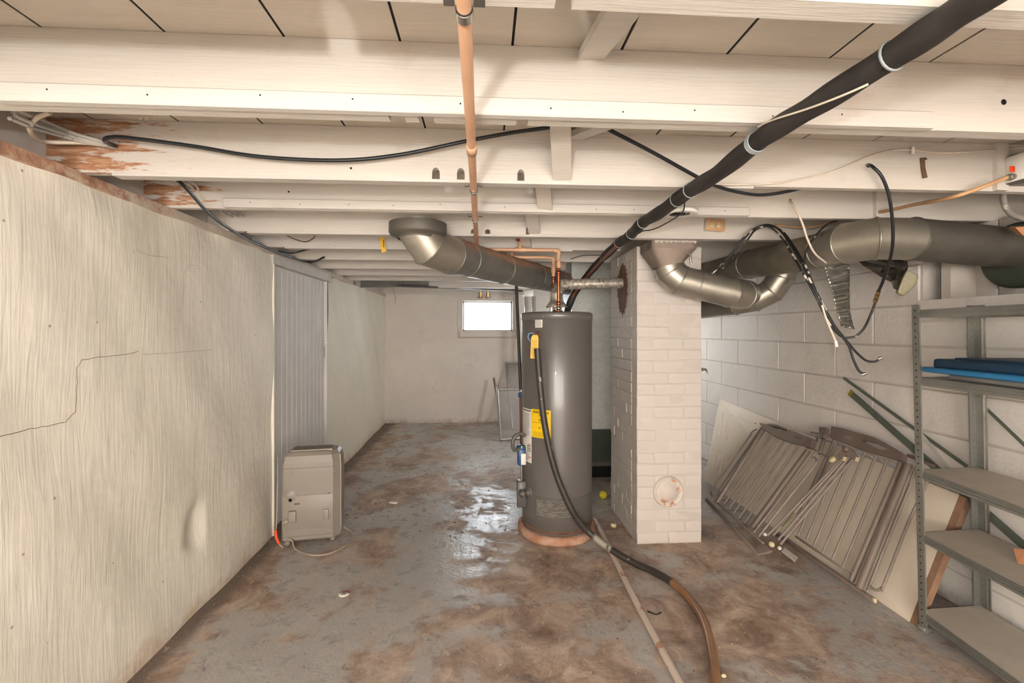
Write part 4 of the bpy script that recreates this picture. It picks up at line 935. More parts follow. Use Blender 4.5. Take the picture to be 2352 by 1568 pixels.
# ------------------------------------------------------------------ panelled door in the left wall
dr = thing('door_1', (XL(3.66), 3.66, 0), 'white door of narrow vertical boards in the left wall', 'x', kind='structure'); del dr['category']
nb = 12; bw = (DY1 - DY0 - .03) / nb
for k in range(nb):
    yc = DY0 + .015 + bw * (k + .5); build('board', MB().rbox((XL(yc) - .035, yc, .935), (.022, bw - .006, 1.80), .005, 1, Matrix.Rotation(-.0148 * -1, 4, 'Z'), False), m_acc, dr)
build('backing', MB().box(XL(DY0) - .10, XL(DY0) - .055, DY0, DY1, .0, DZ1), m_acc, dr)
build('jamb', MB().box(XL(DY0) - .06, XL(DY0) + .008, DY0 - .002, DY0 + .014, 0, DZ1), m_left, dr); build('jamb', MB().box(XL(DY1) - .06, XL(DY1) + .002, DY1 - .012, DY1 + .002, 0, DZ1), m_acc, dr)
hd = AX(695, 612, XL(3.6)); build('header', MB().box(XL(DY0) - .05, XL(DY0) + .014, DY0 - .02, DY1 + .02, DZ1 - .012, 1.90), m_joist2, dr)
p = onleft(636, 673, .0); hg = build('hinge', MB().rbox((XL(3.15) - .018, 3.145, p.z), (.01, .03, .085), .003, 1), m_joist2, dr)
p = AX(759, 785, XL(4.2)); build('latch', MB().rbox((XL(4.2) + .004, 4.19, p.z), (.02, .05, .028), .003, 1), m_white, dr)
p = AX(753, 807, XL(4.15)); ring = [V((XL(4.15) - .012, 4.15 + .022 * math.cos(a), p.z + .055 * math.sin(a))) for a in [2 * math.pi * k / 20 for k in range(22)]]
build('ring_pull', MB().tube(ring, .0035, 6, False), m_joist2, dr)

# ------------------------------------------------------------------ dehumidifier
D0 = V((-1.292, 2.945, 0)); rx = V((.347, .052, 0)).normalized(); ry = V((-rx.y, rx.x, 0)); DW, DD, DH = .352, .235, .60
def dl(a, b, z): return D0 + rx * a + ry * b + V((0, 0, z))
DM = Matrix((( *rx, ), ( *ry, ), (0, 0, 1))).transposed().to_4x4()
dh = thing('dehumidifier', dl(DW / 2, DD / 2, 0), 'beige portable dehumidifier standing by the left wall', 'dehumidifier')
mb = MB(); lv = [(.028, .012), (.040, .0), (.45, .0), (.53, .003), (.572, .014), (.592, .034), (.600, .060)]; ringz = []
for (z, ins) in lv:
    a0, a1, b0, b1 = ins * .8, DW - ins * .8, ins, DD - ins; c1, c2 = .012, .040
    ringz.append([dl(a0, b0 + c1, z), dl(a0 + c1, b0, z), dl(a1 - c2, b0, z), dl(a1, b0 + c2, z), dl(a1, b1 - c2, z), dl(a1 - c2, b1, z), dl(a0 + c1, b1, z), dl(a0, b1 - c1, z)])
for i in range(len(ringz) - 1): mb.add(ringz[i] + ringz[i + 1], [(k, (k + 1) % 8, 8 + (k + 1) % 8, 8 + k) for k in range(8)], False)
mb.add(ringz[0], [list(range(8))]); mb.add(ringz[-1], [list(range(8))])
bd = build('housing', mb, m_deh, dh); 
for k in range(6): build('vent_slat', MB().bar(dl(.05, .062 + k * .018, .6005), dl(DW - .06, .062 + k * .018, .6005), .005, .004), m_dehd, dh)
build('vent_frame', MB().bar(dl(.045, .053, .597), dl(DW - .055, .053, .597), .006, .008), m_dehl, dh)
def on_back(a, z, sa_, sz, th_, mat, name, bev=.003, par=None): return build(name, MB().rbox(dl(a, -th_ / 2, z), (sa_, th_, sz), bev, 2, DM), mat, par or dh)
on_back(DW / 2 - .016, .215, .305, .215, .004, m_deh, 'rear_panel', .0018); build('panel_hump', MB().lathe(dl(.052, -.0035, .322), [(.0001, 0), (.042, 0), (.045, .004)], 24, ry), m_deh, dh)
build('seam', MB().bar(dl(.004, -.0005, .498), dl(DW - .035, -.0005, .498), .0015, .002), m_dehd, dh); build('seam', MB().bar(dl(.004, -.0005, .062), dl(DW - .035, -.0005, .062), .0015, .002), m_dehd, dh)
dp = build('drain_port', MB().lathe(dl(.055, -.004, .300), [(.011, -.002), (.016, -.004), (.018, 0), (.018, .004)], 18, ry), m_deh, dh); build('port_hole', MB().lathe(dl(.055, -.0055, .300), [(.0001, 0), (.011, 0), (.011, .004)], 16, ry), m_hole, dp)
for (a_, z_) in ((.06, .475), (.318, .468), (.285, .328), (.30, .095), (.078, .304), (.036, .304)): build('screw', MB().sphere(dl(a_, -.004, z_), .0045, 8), m_alu, dh)
on_back(.068, .195, .046, .072, .022, m_deh, 'cord_bracket', .005); on_back(.275, .195, .05, .08, .006, m_deh, 'cord_recess', .003); on_back(.270, .193, .036, .068, .018, m_deh, 'cord_bracket', .004); on_back(.095, .272, .032, .012, .005, m_dehd, 'rating_mark', .001)
for (a_, b_) in ((.03, .02), (DW - .05, .04), (.03, DD - .03), (DW - .05, DD - .03)): build('caster', MB().sphere(dl(a_, b_, .017), .017, 10, (1.1, 1, 1)), m_deh, dh)
build('edge_trim', MB().tube([dl(DW + .001, .045, .06), dl(DW + .001, .045, .50), dl(DW - .006, .055, .565)], .003, 6), m_dehl, dh)
pc = [dl(.04, -.004, .055), dl(.07, -.02, .045), AZ(680, 1262, .012), AZ(715, 1274, .006), AZ(752, 1272, .006), AZ(785, 1258, .006), AZ(806, 1240, .006), AZ(808, 1222, .006), AZ(793, 1212, .02), dl(DW - .01, .16, .05)]
build('power_cord', MB().tube(smooth(pc, 8), .0052, 8), m_cordg, dh)
build('cord_plug', MB().rbox(dl(.028, -.006, .165), (.03, .014, .016), .003, 1, DM @ Matrix.Rotation(-.5, 4, 'Y')), m_cordg, dh)
oc = thing('orange_tipped_cord', AZ(645, 1262, 0), 'grey cord with orange end between dehumidifier and left wall', 'cord')
build('cord', MB().tube(smooth([AY(638, 1050, 3.02), AY(637, 1120, 2.98), AY(636, 1190, 2.95), AY(634, 1215, 2.93)], 6), .004, 6), m_cordg, oc); build('orange_end', MB().tube(smooth([AY(633, 1216, 2.925), AY(635, 1235, 2.91), AY(642, 1250, 2.90)], 5), [.006, .008, .009, .009, .009, .009, .009, .009, .008, .007, .005], 8), m_orange, oc); build('cord_tail', MB().tube([AY(642, 1250, 2.90), AY(650, 1257, 2.9)], .004, 6), m_cordg, oc)

# ------------------------------------------------------------------ leaning door slab and baby gates on the right
BR, BL_, TR, TL = V((2.014, 2.005, 0)), V((2.036, 4.04, 0)), AX(2204, 1136, 2.325), AX(1653, 916, 2.325)
nrm = (BL_ - BR).cross(TR - BR).normalized(); nrm = nrm if nrm.x < 0 else -nrm
def ds(s_, t_, o_=0): return BR.lerp(BL_, s_).lerp(TR.lerp(TL, s_), t_) + nrm * o_
ld = thing('leaning_door', ds(.5, 0), 'off-white panelled door slab lying on edge against the block wall', 'door slab')
def slab(s0, s1, t0, t1, o0, o1, mat, name, par):
    return build(name, MB().box8([ds(s0, t0, o0), ds(s1, t0, o0), ds(s1, t1, o0), ds(s0, t1, o0), ds(s0, t0, o1), ds(s1, t0, o1), ds(s1, t1, o1), ds(s0, t1, o1)]), mat, par)
slab(0.001, 1, 0, 1, -.034, 0, m_door, 'slab', ld); slab(-.0145, 0.001, 0, 1, -.034, -.001, m_dooredge, 'end_edge', ld)
for (s0, s1) in ((.885, .955), (.66, .85), (.40, .61)):
    for (t0, t1) in ((.12, .44), (.56, .88)):
        if s0 < .5: continue
        e = .010
        fr = thing('panel_moulding', ds((s0 + s1) / 2, (t0 + t1) / 2), None, None); fr.parent = ld; fr.location = ORG[fr.name] - ORG[ld.name]
        m = MB()
        for (a, b, c, d) in ((s0, s1, t0, t0 + e * 2), (s0, s1, t1 - e * 2, t1), (s0, s0 + e * .7, t0, t1), (s1 - e * .7, s1, t0, t1), (s0 + .022, s1 - .022, t0 + .07, t1 - .07)):
            m.box8([ds(a, c, -.002), ds(b, c, -.002), ds(b, d, -.002), ds(a, d, -.002), ds(a, c, .009), ds(b, c, .009), ds(b, d, .009), ds(a, d, .009)])
        ORG.pop(fr.name); bpy.data.objects.remove(fr); build('panel_moulding', m, m_door, ld)
def GP(px, py, off):
    d = ray(px, py); P0 = BR + nrm * off; t_ = (P0 - C0).dot(nrm) / d.dot(nrm); return C0 + d * t_
def plane_pt(P, n, px, py, off):
    d = ray(px, py); q = P + n * off; return C0 + d * ((q - C0).dot(n) / d.dot(n))
def mkplane(a, b, c):
    n = (b - a).cross(c - a).normalized(); return a, (n if n.x < 0 else -n)
PL1 = mkplane(AZ(1623, 1147, .014), AZ(1743, 1273, .014), GP(1790, 985, .07))
PL2 = mkplane(AZ(1850, 1274, .012), AZ(2010, 1383, .012), GP(2000, 1015, .075))
PL3 = mkplane(AZ(1770, 1252, .025), AZ(1800, 1265, .025), plane_pt(*PL2, 1945, 1045, .05))
Z1 = lambda x, y, o: plane_pt(*PL1, 1600 + x / 3.921, 900 + y / 3.921, o)      # gate nearer the chimney
Z3 = lambda x, y, o: plane_pt(*PL3, 1600 + x / 3.921, 900 + y / 3.921, o)      # extension rods
Z2 = lambda x, y, o: plane_pt(*PL2, 1850 + x / 3.137, 940 + y / 3.137, o)      # gate nearer the shelves
def flat(name, poly, th_, mat, par, lab=None): return build(name, MB().prism(poly, nrm * th_), mat, par, lab)
def gbar(par, a, b, wd, th_, name='post', mat=None): return build(name, MB().bar(a, b, wd, th_, nrm, .003), mat or m_gate, par)
def rod(par, pts, r=.0068, name='rod'): return build(name, MB().tube(pts, r, 8), m_gate, par)
O2 = .0
nrm_door = nrm; nrm = PL2[1]
g2 = thing('safety_gate', Z2(510, 1390, O2), 'taupe metal safety gate leaning on the door, nearer the shelves', 'safety gate', 'taupe safety gates')
hpoly = [(213, 135), (300, 150), (400, 180), (500, 210), (580, 245), (660, 290), (735, 335), (728, 388), (640, 365), (560, 340), (470, 318), (380, 285), (290, 250), (195, 212)]
slot = [(425, 240), (450, 232), (520, 250), (600, 285), (615, 302), (560, 300), (480, 275)]
# handle as two arms round the grip slot
flat('handle', [Z2(*p, O2) for p in [(213, 135), (300, 150), (400, 180), (430, 235), (560, 305), (620, 305), (735, 345), (728, 388), (640, 365), (560, 340), (470, 318), (380, 285), (290, 250), (195, 212)]], .028, m_gatep, g2)
flat('grip', [Z2(*p, O2) for p in [(398, 179), (500, 208), (580, 243), (660, 290), (735, 338), (720, 350), (620, 306), (600, 285), (520, 250), (450, 232), (432, 236), (415, 222)]], .026, m_gatep, g2)
flat('end_cap', [Z2(*p, O2 + .004) for p in [(700, 330), (735, 335), (728, 388), (695, 378)]], .032, m_gatep, g2)
flat('emblem', [Z2(310 + 34 * math.cos(k * math.pi / 8), 203 + 12 * math.sin(k * math.pi / 8) + 4 * math.cos(k * math.pi / 8), O2 + .028) for k in range(16)], .001, m_gate, g2)
for (a, b) in (((590, 362), (270, 1132)), ((507, 338), (195, 1078)), ((427, 312), (125, 1032)), ((345, 288), (60, 987)), ((285, 262), (8, 940)), ((222, 235), (-50, 905))): rod(g2, [Z2(*a, O2 + .012), Z2(*b, O2 + .012)])
gbar(g2, Z2(692, 380, O2 + .012), Z2(330, 1235, O2 + .012), .020, .024); gbar(g2, Z2(745, 392, O2 + .012), Z2(385, 1288, O2 + .012), .030, .026)
gbar(g2, Z2(-70, 915, O2 + .012), Z2(330, 1192, O2 + .012), .012, .018, 'bottom_rail'); gbar(g2, Z2(-220, 890, O2 + .006), Z2(500, 1382, O2 + .006), .020, .022, 'base_rail', m_gatep)
gbar(g2, Z2(-60, 800, O2 + .012), Z2(215, 220, O2 + .012), .018, .022)
build('rail_end', MB().rbox(Z2(498, 1375, O2 + .008), (.016, .016, .024), .003, 1), m_knob, g2)
rod(g2, [Z2(800, 410, O2), Z2(445, 1310, O2)]); rod(g2, smooth([Z2(760, 540, O2 + .01), Z2(610, 900, O2 + .01), Z2(475, 1240, O2 + .01), Z2(470, 1278, O2 + .01), Z2(510, 1302, O2 + .01), Z2(550, 1285, O2 + .01), Z2(575, 1240, O2 + .01), Z2(740, 820, O2 + .01), Z2(878, 520, O2 + .01), Z2(860, 480, O2 + .01)], 4))
gbar(g2, Z2(735, 330, O2), Z2(930, 410, O2), .016, .016, 'top_rail', m_gatep)
O1 = .0
nrm = PL1[1]
g1 = thing('safety_gate', Z1(560, 1460, O1), 'taupe metal safety gate leaning in front, nearer the chimney', 'safety gate', 'taupe safety gates')
flat('handle', [Z1(*p, O1) for p in [(590, 298), (650, 312), (700, 330), (830, 385), (850, 365), (860, 360), (1040, 432), (1005, 492), (930, 485), (860, 468), (780, 440), (700, 402), (620, 350)]], .030, m_gate, g1)
flat('grip', [Z1(*p, O1) for p in [(650, 312), (680, 304), (760, 318), (840, 350), (845, 372), (828, 360), (750, 332), (690, 322)]], .028, m_gate, g1)
flat('latch_block', [Z1(*p, O1 + .003) for p in [(1030, 432), (1085, 450), (1060, 525), (992, 508)]], .036, m_gatep, g1)
flat('emblem', [Z1(915 + 38 * math.cos(k * math.pi / 8), 412 + 16 * math.sin(k * math.pi / 8) + 10 * math.cos(k * math.pi / 8), O1 + .030) for k in range(16)], .001, m_gatep, g1)
for (a, b) in (((678, 392), (245, 1012)), ((732, 418), (290, 1055)), ((790, 442), (332, 1092)), ((848, 466), (380, 1136)), ((912, 488), (430, 1180))): rod(g1, [Z1(*a, O1 + .014), Z1(*b, O1 + .014)])
gbar(g1, Z1(605, 330, O1 + .014), Z1(180, 1000, O1 + .014), .030, .026); gbar(g1, Z1(1005, 525, O1 + .014), Z1(500, 1225, O1 + .014), .034, .026)
gbar(g1, Z1(195, 1005, O1 + .014), Z1(600, 1360, O1 + .014), .012, .018, 'bottom_rail'); rod(g1, [Z1(585, 320, O1 + .01), Z1(130, 980, O1 + .01)])
rod(g1, smooth([Z1(545, 335, O1), Z1(500, 360, O1), Z1(470, 410, O1), Z1(300, 650, O1), Z1(140, 870, O1), Z1(128, 905, O1), Z1(140, 935, O1)], 4))
rod(g1, [Z1(1078, 545, O1 + .02), Z1(515, 1265, O1 + .02)]); rod(g1, smooth([Z1(1035, 590, O1 + .02), Z1(1065, 590, O1 + .02), Z1(1078, 620, O1 + .02), Z1(1065, 660, O1 + .02), Z1(840, 940, O1 + .02), Z1(560, 1300, O1 + .02)], 4))
gbar(g1, Z1(88, 965, O1 - .01), Z1(560, 1462, O1 - .01), .024, .016, 'base_rail')
flat('rail_shoe', [Z1(*p, O1 - .01) for p in [(548, 1402), (640, 1392), (690, 1440), (640, 1458), (560, 1472)]], .016, m_gate, g1)
build('mounting_knob', MB().lathe(Z1(536, 280, O1 + .01), [(.0001, -.01), (.014, -.01), (.014, .008), (.0001, .008)], 14, nrm), m_gatep, g1); gbar(g1, Z1(545, 285, O1), Z1(600, 305, O1), .010, .010, 'spindle', m_chrome)
flat('bracket', [Z1(*p, O1 + .0) for p in [(1128, 335), (1195, 340), (1190, 395), (1165, 430), (1130, 420)]], .025, m_gatep, g1); gbar(g1, Z1(1030, 360, O1 + .02), Z1(1150, 378, O1 + .02), .012, .012, 'spindle', m_chrome); gbar(g1, Z1(1085, 390, O1 + .02), Z1(1075, 460, O1 + .02), .012, .012, 'spindle', m_chrome)
gbar(g1, Z1(1150, 420, O1 - .02), Z1(1105, 560, O1 - .02), .020, .02)
gbar(g1, Z1(1060, 520, O1 + .03), Z1(1200, 590, O1 + .03), .008, .008, 'spindle', m_chrome); build('mounting_knob', MB().lathe(Z1(1230, 612, O1 + .03), [(.0001, 0), (.019, 0), (.019, .016), (.0001, .016)], 16, nrm), m_knob, g1)
# extension frame bundle across both gates
O3 = 0.0
nrm = PL3[1]
ge = thing('gate_extension', Z3(690, 1420, O3), 'bundle of taupe gate extension rods lying across both gates', 'gate extension')
for (a, b) in (((1300, 610), (640, 1290)), ((1330, 600), (690, 1290)), ((1375, 585), (735, 1330)), ((1410, 600), (755, 1370))): rod(ge, [Z3(*a, O3), Z3(*b, O3)], .0075)
for (x, y, an) in ((1330, 590, -.6), (1425, 590, .5)):
    flat('hinge_cap', [Z3(*p, O3 + .004) for p in ([(1320, 535), (1365, 570), (1330, 620), (1275, 590)] if an < 0 else [(1350, 520), (1390, 510), (1465, 590), (1440, 625), (1400, 600)])], .025, m_gatep, ge)
for c in ((1333, 605), (1446, 608)): flat('cream_insert', [Z3(c[0] + dx, c[1] + dy, O3 + .030) for dx, dy in ((-22, 12), (-6, -22), (24, -14), (10, 22))], .004, m_knob, ge)
build('hub', MB().lathe(Z3(1357, 525, O3), [(.0001, .03), (.016, .03), (.016, 0), (.0001, 0)], 14, nrm), m_gatep, ge)
for (x, y, r_, mt) in ((620, 1282, .011, m_white), (680, 1372, .016, m_knob), (750, 1405, .011, m_white)): build('mounting_knob', MB().lathe(Z3(x, y, O3 - .01), [(.0001, .03), (r_, .03), (r_ * 1.05, .015), (r_, 0), (.0001, 0)], 14, (-.5, -.6, .3)), mt, ge)
nrm = nrm_door
build('white_strap', MB().prism([AZ(1600 + x / 3.921, 900 + y / 3.921, .02) for x, y in ((765, 1440), (790, 1408), (912, 1495), (885, 1532))], (0, 0, .006)), m_white, label='small white plastic strap on the floor by the gates', cat='strap')
gbar(ge, Z3(880, 1085, O3 + .008), Z3(770, 1215, O3 + .008), .006, .003, 'green_tape', simple('olive_tape', (150, 146, 84), .5))

# long strips leaning on the wall
build('steel_strip', MB().bar(AX(1953, 902, 2.335), AX(2362, 1262, 2.33), .040, .004, V((1, 0, 0))), m_greens, label='wide grey-green steel strip leaning on the block wall', cat='steel strip')
build('yellow_tip', MB().bar(AX(1951, 900, 2.334), AX(1957, 906, 2.334), .041, .005, V((1, 0, 0))), simple('yellow_green_paint', (150, 140, 30), .5), label='yellow painted tip of the wide steel strip', cat='tip')
build('steel_strip', MB().bar(AX(1938, 868, 2.345), AX(2222, 1072, 2.34), .018, .004, V((1, 0, 0))), m_greens, label='narrow grey steel strip above the wide one on the block wall', cat='steel strip')

# ------------------------------------------------------------------ shelving
FL, RLc = V((2.012, 1.958, 0)), V((2.335, 1.972, 0)); WV = V((-.115, -.993, 0)) * .95; FR, RRc = FL + WV, RLc + WV
def lean(p, z): return V((p.x - .036 * z / 1.477, p.y, z))
su = thing('metal_shelving', (FL + RRc) / 2, 'grey-green metal shelving unit with worn shelves at the right', 'shelving')
us = (RLc - FL).normalized(); wsd = WV.normalized()
def upright(p, su_, sw_, HT=1.50, dbl=False):
    m = MB(); t_ = .002; wv = .036
    for (d, nn) in ((us * su_, wsd * sw_), (wsd * sw_, us * su_)):
        b0, b1 = lean(p, 0), lean(p, HT)
        m.box8([b0, b0 + d * wv, b0 + d * wv + nn * t_, b0 + nn * t_, b1, b1 + d * wv, b1 + d * wv + nn * t_, b1 + nn * t_])
        e0, e1 = b0 + d * wv, b1 + d * wv; m.box8([e0, e0 + d * .003, e0 + d * .003 + nn * .006, e0 + nn * .006, e1, e1 + d * .003, e1 + d * .003 + nn * .006, e1 + nn * .006])
    u_ = build('upright', m, m_shelf, su); h = MB(); z = .04
    while z < HT:
        for d, nn in ((us * su_, wsd * sw_), (wsd * sw_, us * su_)):
            h.lathe(lean(p, z) + d * .018 - nn * .0006, [(.0001, 0), (.0036, 0), (.0036, .0032)], 6, nn)
        z += .0305
    build('perforations', h, m_hole, u_, kind='stuff'); return u_
upright(FL, 1, 1); upright(RLc, -1, 1); upright(FR, 1, -1); upright(RRc, -1, -1)
build('stiffener', MB().box8([lean(RLc + wsd * .036 + us * -.002, 0), lean(RLc + wsd * .052 - us * .002, 0), lean(RLc + wsd * .052 + us * .004, 0), lean(RLc + wsd * .036 + us * .004, 0), lean(RLc + wsd * .036 + us * -.002, 1.5), lean(RLc + wsd * .052 - us * .002, 1.5), lean(RLc + wsd * .052 + us * .004, 1.5), lean(RLc + wsd * .036 + us * .004, 1.5)]), m_chrome, su)
for z in (1.477, 1.168, .741, .450, .092):
    a, b, c, d = [lean(p, z) for p in (FL + us * .003 + wsd * .003, FR + us * .003 - wsd * .003, RRc - us * .003 - wsd * .003, RLc - us * .003 + wsd * .003)]
    dz = V((0, 0, -.002)); bo = build('shelf_board', MB().box8([a + dz, b + dz, c + dz, d + dz, a, b, c, d]), m_shelft, su)
    for (p, q, nn, nm) in ((a, b, us, 'front_lip'), (d, c, -us, 'rear_lip'), (a, d, wsd, 'end_lip'), (b, c, -wsd, 'end_lip')):
        h = V((0, 0, -.036)); lp = build(nm, MB().box8([p + h, q + h, q + h + nn * .002, p + h + nn * .002, p, q, q + nn * .002, p + nn * .002]), m_shelf, bo)
    g = [lean(FL, z) - us * .0015 + V((0, 0, o_)) + wsd * .04 for o_ in (-.012, -.024)]
    for q in g: build('rib', MB().bar(q, q + WV * .93, .003, .004), m_shelf, bo)
build('side_brace', MB().bar(lean(FL, .93) + us * .01, lean(RLc, .58) - us * .01, .014, .003, wsd), m_shelf, su)
build('rear_brace', MB().bar(lean(RLc, 1.06) + us * .004, lean(RRc, .30), .014, .003, us), m_greens, su)
build('foot_cap', MB().rbox(lean(FL, .012) + us * .015 + wsd * .015, (.04, .04, .024), .003, 1), m_shelf, su)
# lids
def lid(name, z, L_, W_, ang, c, mats, lab, ht):
    r = thing(name, c + V((0, 0, z)), lab, 'lid', 'storage lids on the shelf')
    R_ = Matrix.Rotation(ang, 4, 'Z')
    build('rim', MB().rbox(c + V((0, 0, z + .012)), (W_, L_, .024), .011, 3, R_), mats[0], r); build('crown', MB().rbox(c + V((0, 0, z + .024 + ht / 2 - .006)), (W_ - .05, L_ - .07, ht), .012, 3, R_), mats[1], r)
    build('top_step', MB().rbox(c + V((0, 0, z + .024 + ht - .004)), (W_ - .12, L_ - .20, .012), .005, 2, R_), mats[1], r)
ang = math.atan2(-.14, .99) * -1 * -1
lc = lean(FL, 1.17) + us * .185 + wsd * .44; lc.z = 0
lid('storage_lid', 1.170, .66, .37, -.14, lc + V((.02, -.06, 0)), (simple('grey_plastic_lid', (150, 146, 142), .5), simple('grey_plastic_lid_top', (140, 136, 132), .5)), 'pale grey lid at the bottom of the shelf stack', .01)
lid('storage_lid', 1.196, .72, .40, -.14, lc, (m_bluelid2, m_bluelid), 'blue storage bin lid with navy top lying on the shelf', .044)
cb = lean(FL, .452) + us * .19 + wsd * .42
build('cardboard_scrap', MB().prism([AZ(2328, 1259, .49), AZ(2362, 1262, .50), AZ(2362, 1300, .455), AZ(2337, 1293, .455)], (.06, -.02, .004)), m_card, label='torn cardboard scrap on the second lowest shelf', cat='cardboard')

# ------------------------------------------------------------------ far end
gp = thing('gas_pipe', AY(1197, 1045, 3.12), 'dark vertical gas pipe left of the heater with blue union', 'pipe')
build('black_pipe', MB().tube([AY(1186, 655, 3.32), AY(1196, 895, 3.2)], .0115, 12), simple('black_iron', (58, 54, 52), .5, .3), gp); build('union', MB().lathe(AY(1196, 912, 3.19), [(.012, 0), (.018, .004), (.018, .03), (.012, .034)], 12), m_blue, gp); build('red_brown_pipe', MB().tube([AY(1196, 908, 3.19), AY(1198, 1045, 3.13)], .0105, 12), simple('red_brown_iron', (96, 54, 40), .5, .2), gp)
build('flat_duct', MB().box8([AY(828, 660, 5.06), AY(1100, 657, 6.4), AY(1100, 652, 6.5), AY(828, 653, 5.2), AY(828, 642, 5.06), AY(1100, 645, 6.4), AY(1100, 641, 6.5), AY(828, 634, 5.2)]), m_galvdk, label='dark flat duct crossing near the far end of the ceiling', cat='duct')
build('far_pipe', MB().tube([AY(925, 657, 5.4), AY(1090, 663, 6.2), AY(1200, 668, 6.4)], .012, 8), simple('dark_iron', (70, 64, 60), .5), label='thin dark pipe running to the window below the far joists', cat='pipe')
for x_, lab in ((1102, 'left'), (1119, 'right')):
    sv = thing('spigot', AY(x_, 690, 6.45), '%s of two white spigots hanging above the window' % lab, 'spigot', 'spigots above the window')
    build('pipe', MB().tube([AY(x_ - 1, 640, 6.45), AY(x_ + 1, 672, 6.45)], .018, 10), m_white, sv); build('wheel', MB().lathe(AY(x_ + 1, 684, 6.45), [(.0001, 0), (.04, 0), (.04, .012), (.0001, .014)], 12, (0, -.3, 1)), simple('faded_red', (206, 150, 136), .5), sv); build('valve_body', MB().tube([AY(x_ + 1, 672, 6.45), AY(x_ + 1, 684, 6.45)], [.026, .016], 10), m_brass, sv)
build('cream_box', MB().rbox(AY(1087, 655, 6.2), (.09, .06, .06), .006, 1), m_white, label='small cream box under the far ceiling left of the spigots', cat='box')
wbx = thing('meter_box', AY(1212, 715, 6.3), 'white box with two grey conduits right of the window', 'box')
build('hood', MB().rbox(AY(1213, 674, 6.3), (.14, .12, .09), .01, 1), m_white, wbx)
for x_, w_ in ((1209, .05), (1226, .055)): build('conduit', MB().rbox(AY(x_, 700, 6.33) + V((0, .0, -.35)), (w_, .05, .95), .004, 1), m_alu, wbx)
# screens leaning at the back
def frame(name, pts, r, lab, mesh=True):
    p = [V(q) for q in pts]; t_ = thing(name, p[3], lab, 'screen', 'screens leaning by the far wall')
    for i in range(4): build('rail', MB().tube([p[i], p[(i + 1) % 4]], r, 6), m_alu, t_)
    if mesh: build('mesh', MB().add(p, [(0, 1, 2, 3)]), m_mesh, t_)
    return t_
def fz(px, py): return AZ(px, py, 0.02)
b0 = fz(1150, 1010); b1 = fz(1215, 1004); frame('window_screen', [AY(1143, 895, b0.y + .25), AY(1195, 894, b0.y + .30), b1, b0], .014, 'low framed insect screen leaning left of the heater')
b0 = AZ(1177, 985, .02); b1 = b0 + V((.55, .05, 0)); tl = AY(1163, 832, b0.y + .55); tr = tl + V((.55, .05, 0)); frame('folding_chair_frame', [tl, tr, b1, b0], .018, 'tall rounded metal frame with perforated panel behind the heater')
a = AZ(1156, 985, .0); build('wood_board', MB().bar(a, AY(1134, 868, a.y + .35), .05, .02, V((1, .2, 0))), m_wood, label='rough brown wooden board leaning at the far end', cat='board')
a = AZ(1150, 1000, .0); build('white_batten', MB().bar(a, AY(1140, 890, a.y + .3), .035, .02, V((1, .2, 0))), m_ledger, label='thin white batten leaning beside the rough board', cat='batten')
cable('dangling_wire', [AY(903, 655, 6.6), AY(903, 670, 6.6), AY(909, 685, 6.6), AY(906, 697, 6.6)], .005, m_tan, 'thin wire dangling at the top of the far wall', 'wire')

p = AX(1621, 848, XR); build('pipe_stub', MB().lathe(p, [(.0001, -.07), (.013, -.07), (.013, -.045), (.018, -.044), (.018, -.03), (.012, -.029), (.012, .004)], 12, (1, 0, 0)), m_galv, label='small pipe stub poking from the block wall beside the chimney', cat='pipe')
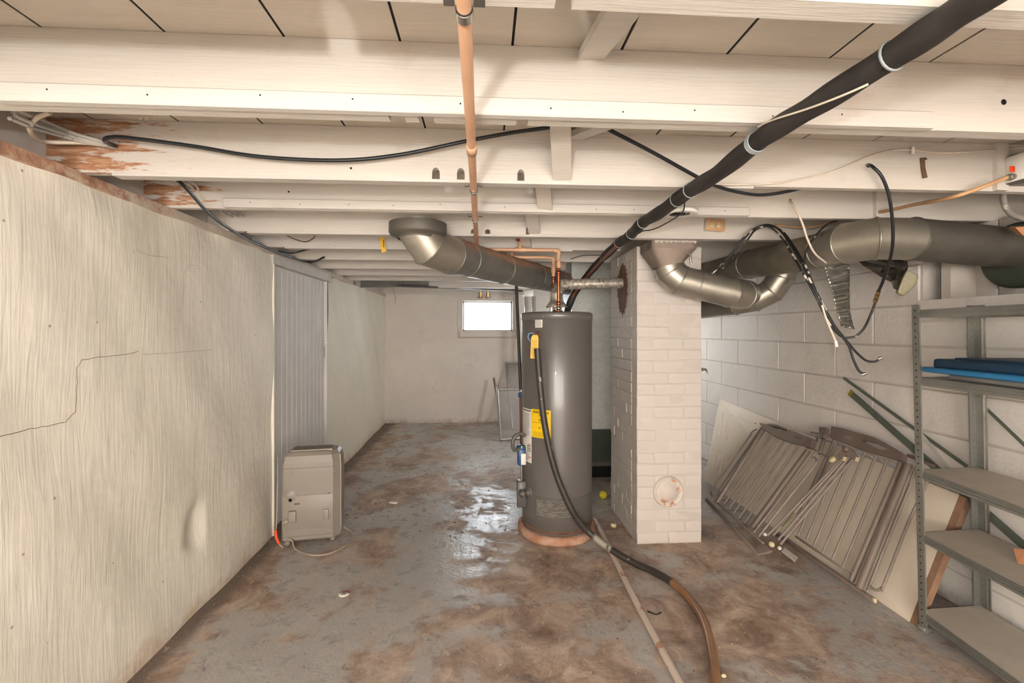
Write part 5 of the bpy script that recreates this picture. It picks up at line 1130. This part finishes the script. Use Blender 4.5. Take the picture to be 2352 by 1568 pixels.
# ------------------------------------------------------------------ floor bits
p = AZ(1385, 1136, .033); build('yellow_ball', MB().sphere(p, .033, 18), simple('tennis_ball_yellow', (206, 188, 44), .8, 0, .1, 20), label='yellow ball on the floor between heater and chimney', cat='ball')
p = AZ(1409, 1209, .0); build('bottle_cap', MB().lathe(p, [(.0001, .022), (.016, .022), (.02, .018), (.02, 0), (.0001, 0)], 18), m_knob, label='small cream cap on the floor by the chimney', cat='cap')
p = AZ(790, 1364, .0); st = build('round_sticker', MB().lathe(p, [(.0001, .003), (.027, .003), (.027, 0), (.0001, 0)], 26), m_labelw, label='round white and red sticker on the floor', cat='sticker')
m = MB().lathe(p, [(.022, .0034), (.0268, .0034)], 26, (0, 0, 1), False, 0, math.pi * .9); build('red_arc', m, m_red, st); m = MB()
for k in range(5): m.box(p.x - .008 + k * .004, p.x - .0065 + k * .004, p.y - .006, p.y + .008, p.z + .0032, p.z + .0036)
build('bar_print', m, m_ink, st); build('red_text_line', MB().box(p.x - .011, p.x + .011, p.y - .014, p.y - .010, p.z + .0032, p.z + .0036), m_red, st)
p = AZ(903, 1154, .006); build('paper_scrap', MB().rbox(p, (.07, .03, .010), .004, 1, Matrix.Rotation(-.3, 4, 'Z')), m_white, label='white crumpled paper scrap on the floor in mid room', cat='paper')
p = AZ(1662, 1551, .008); build('pebble', MB().sphere(p, .011, 8, (1, .8, .6)), m_knob, label='small tan lump beside the brown hose', cat='pebble')
p = AZ(1500, 1408, .003); build('twig', MB().tube(smooth([AZ(1487, 1403, .004), AZ(1498, 1408, .006), AZ(1508, 1411, .004), AZ(1519, 1406, .004)], 4), .003, 5), m_black, label='small dark twig on the floor beside the white pipe', cat='twig')
random.seed(11); m = MB(); mats = [simple('dead_leaf', (132, 100, 80), .8), simple('paint_chip', (206, 194, 180), .7), simple('dark_crumb', (104, 84, 70), .8), m_pad]
for i in range(760):
    far = i < 330
    x = random.uniform(-1.2, .3) if far else random.uniform(-1.2, 2.0); y = random.uniform(3.0, 6.5) if far else random.uniform(1.4, 3.6)
    if not far and .2 < x < 1.45 and y > 2.8: continue
    a = random.uniform(0, 6.28); mi = random.choice((0, 0, 0, 2, 1)) if far else random.choice((1, 2, 3, 1, 0)); l_ = random.uniform(.006, .026) if far else random.uniform(.002, .007); w_ = l_ * random.uniform(.15, .4) if far else l_ * random.uniform(.5, .9)
    c, s_ = math.cos(a), math.sin(a); h = random.uniform(.001, .005)
    q = [(x + c * u - s_ * v_, y + s_ * u + c * v_) for u, v_ in ((-l_, 0), (0, -w_), (l_, 0), (0, w_))]
    m.add([(q[0][0], q[0][1], .0008), (q[1][0], q[1][1], h), (q[2][0], q[2][1], .0008), (q[3][0], q[3][1], h)], [(0, 1, 2, 3)], False, mi)
build('floor_litter', m, mats, label='scattered dead leaves and paint chips on the floor', cat='litter', kind='stuff', origin=(0, 0, 0))
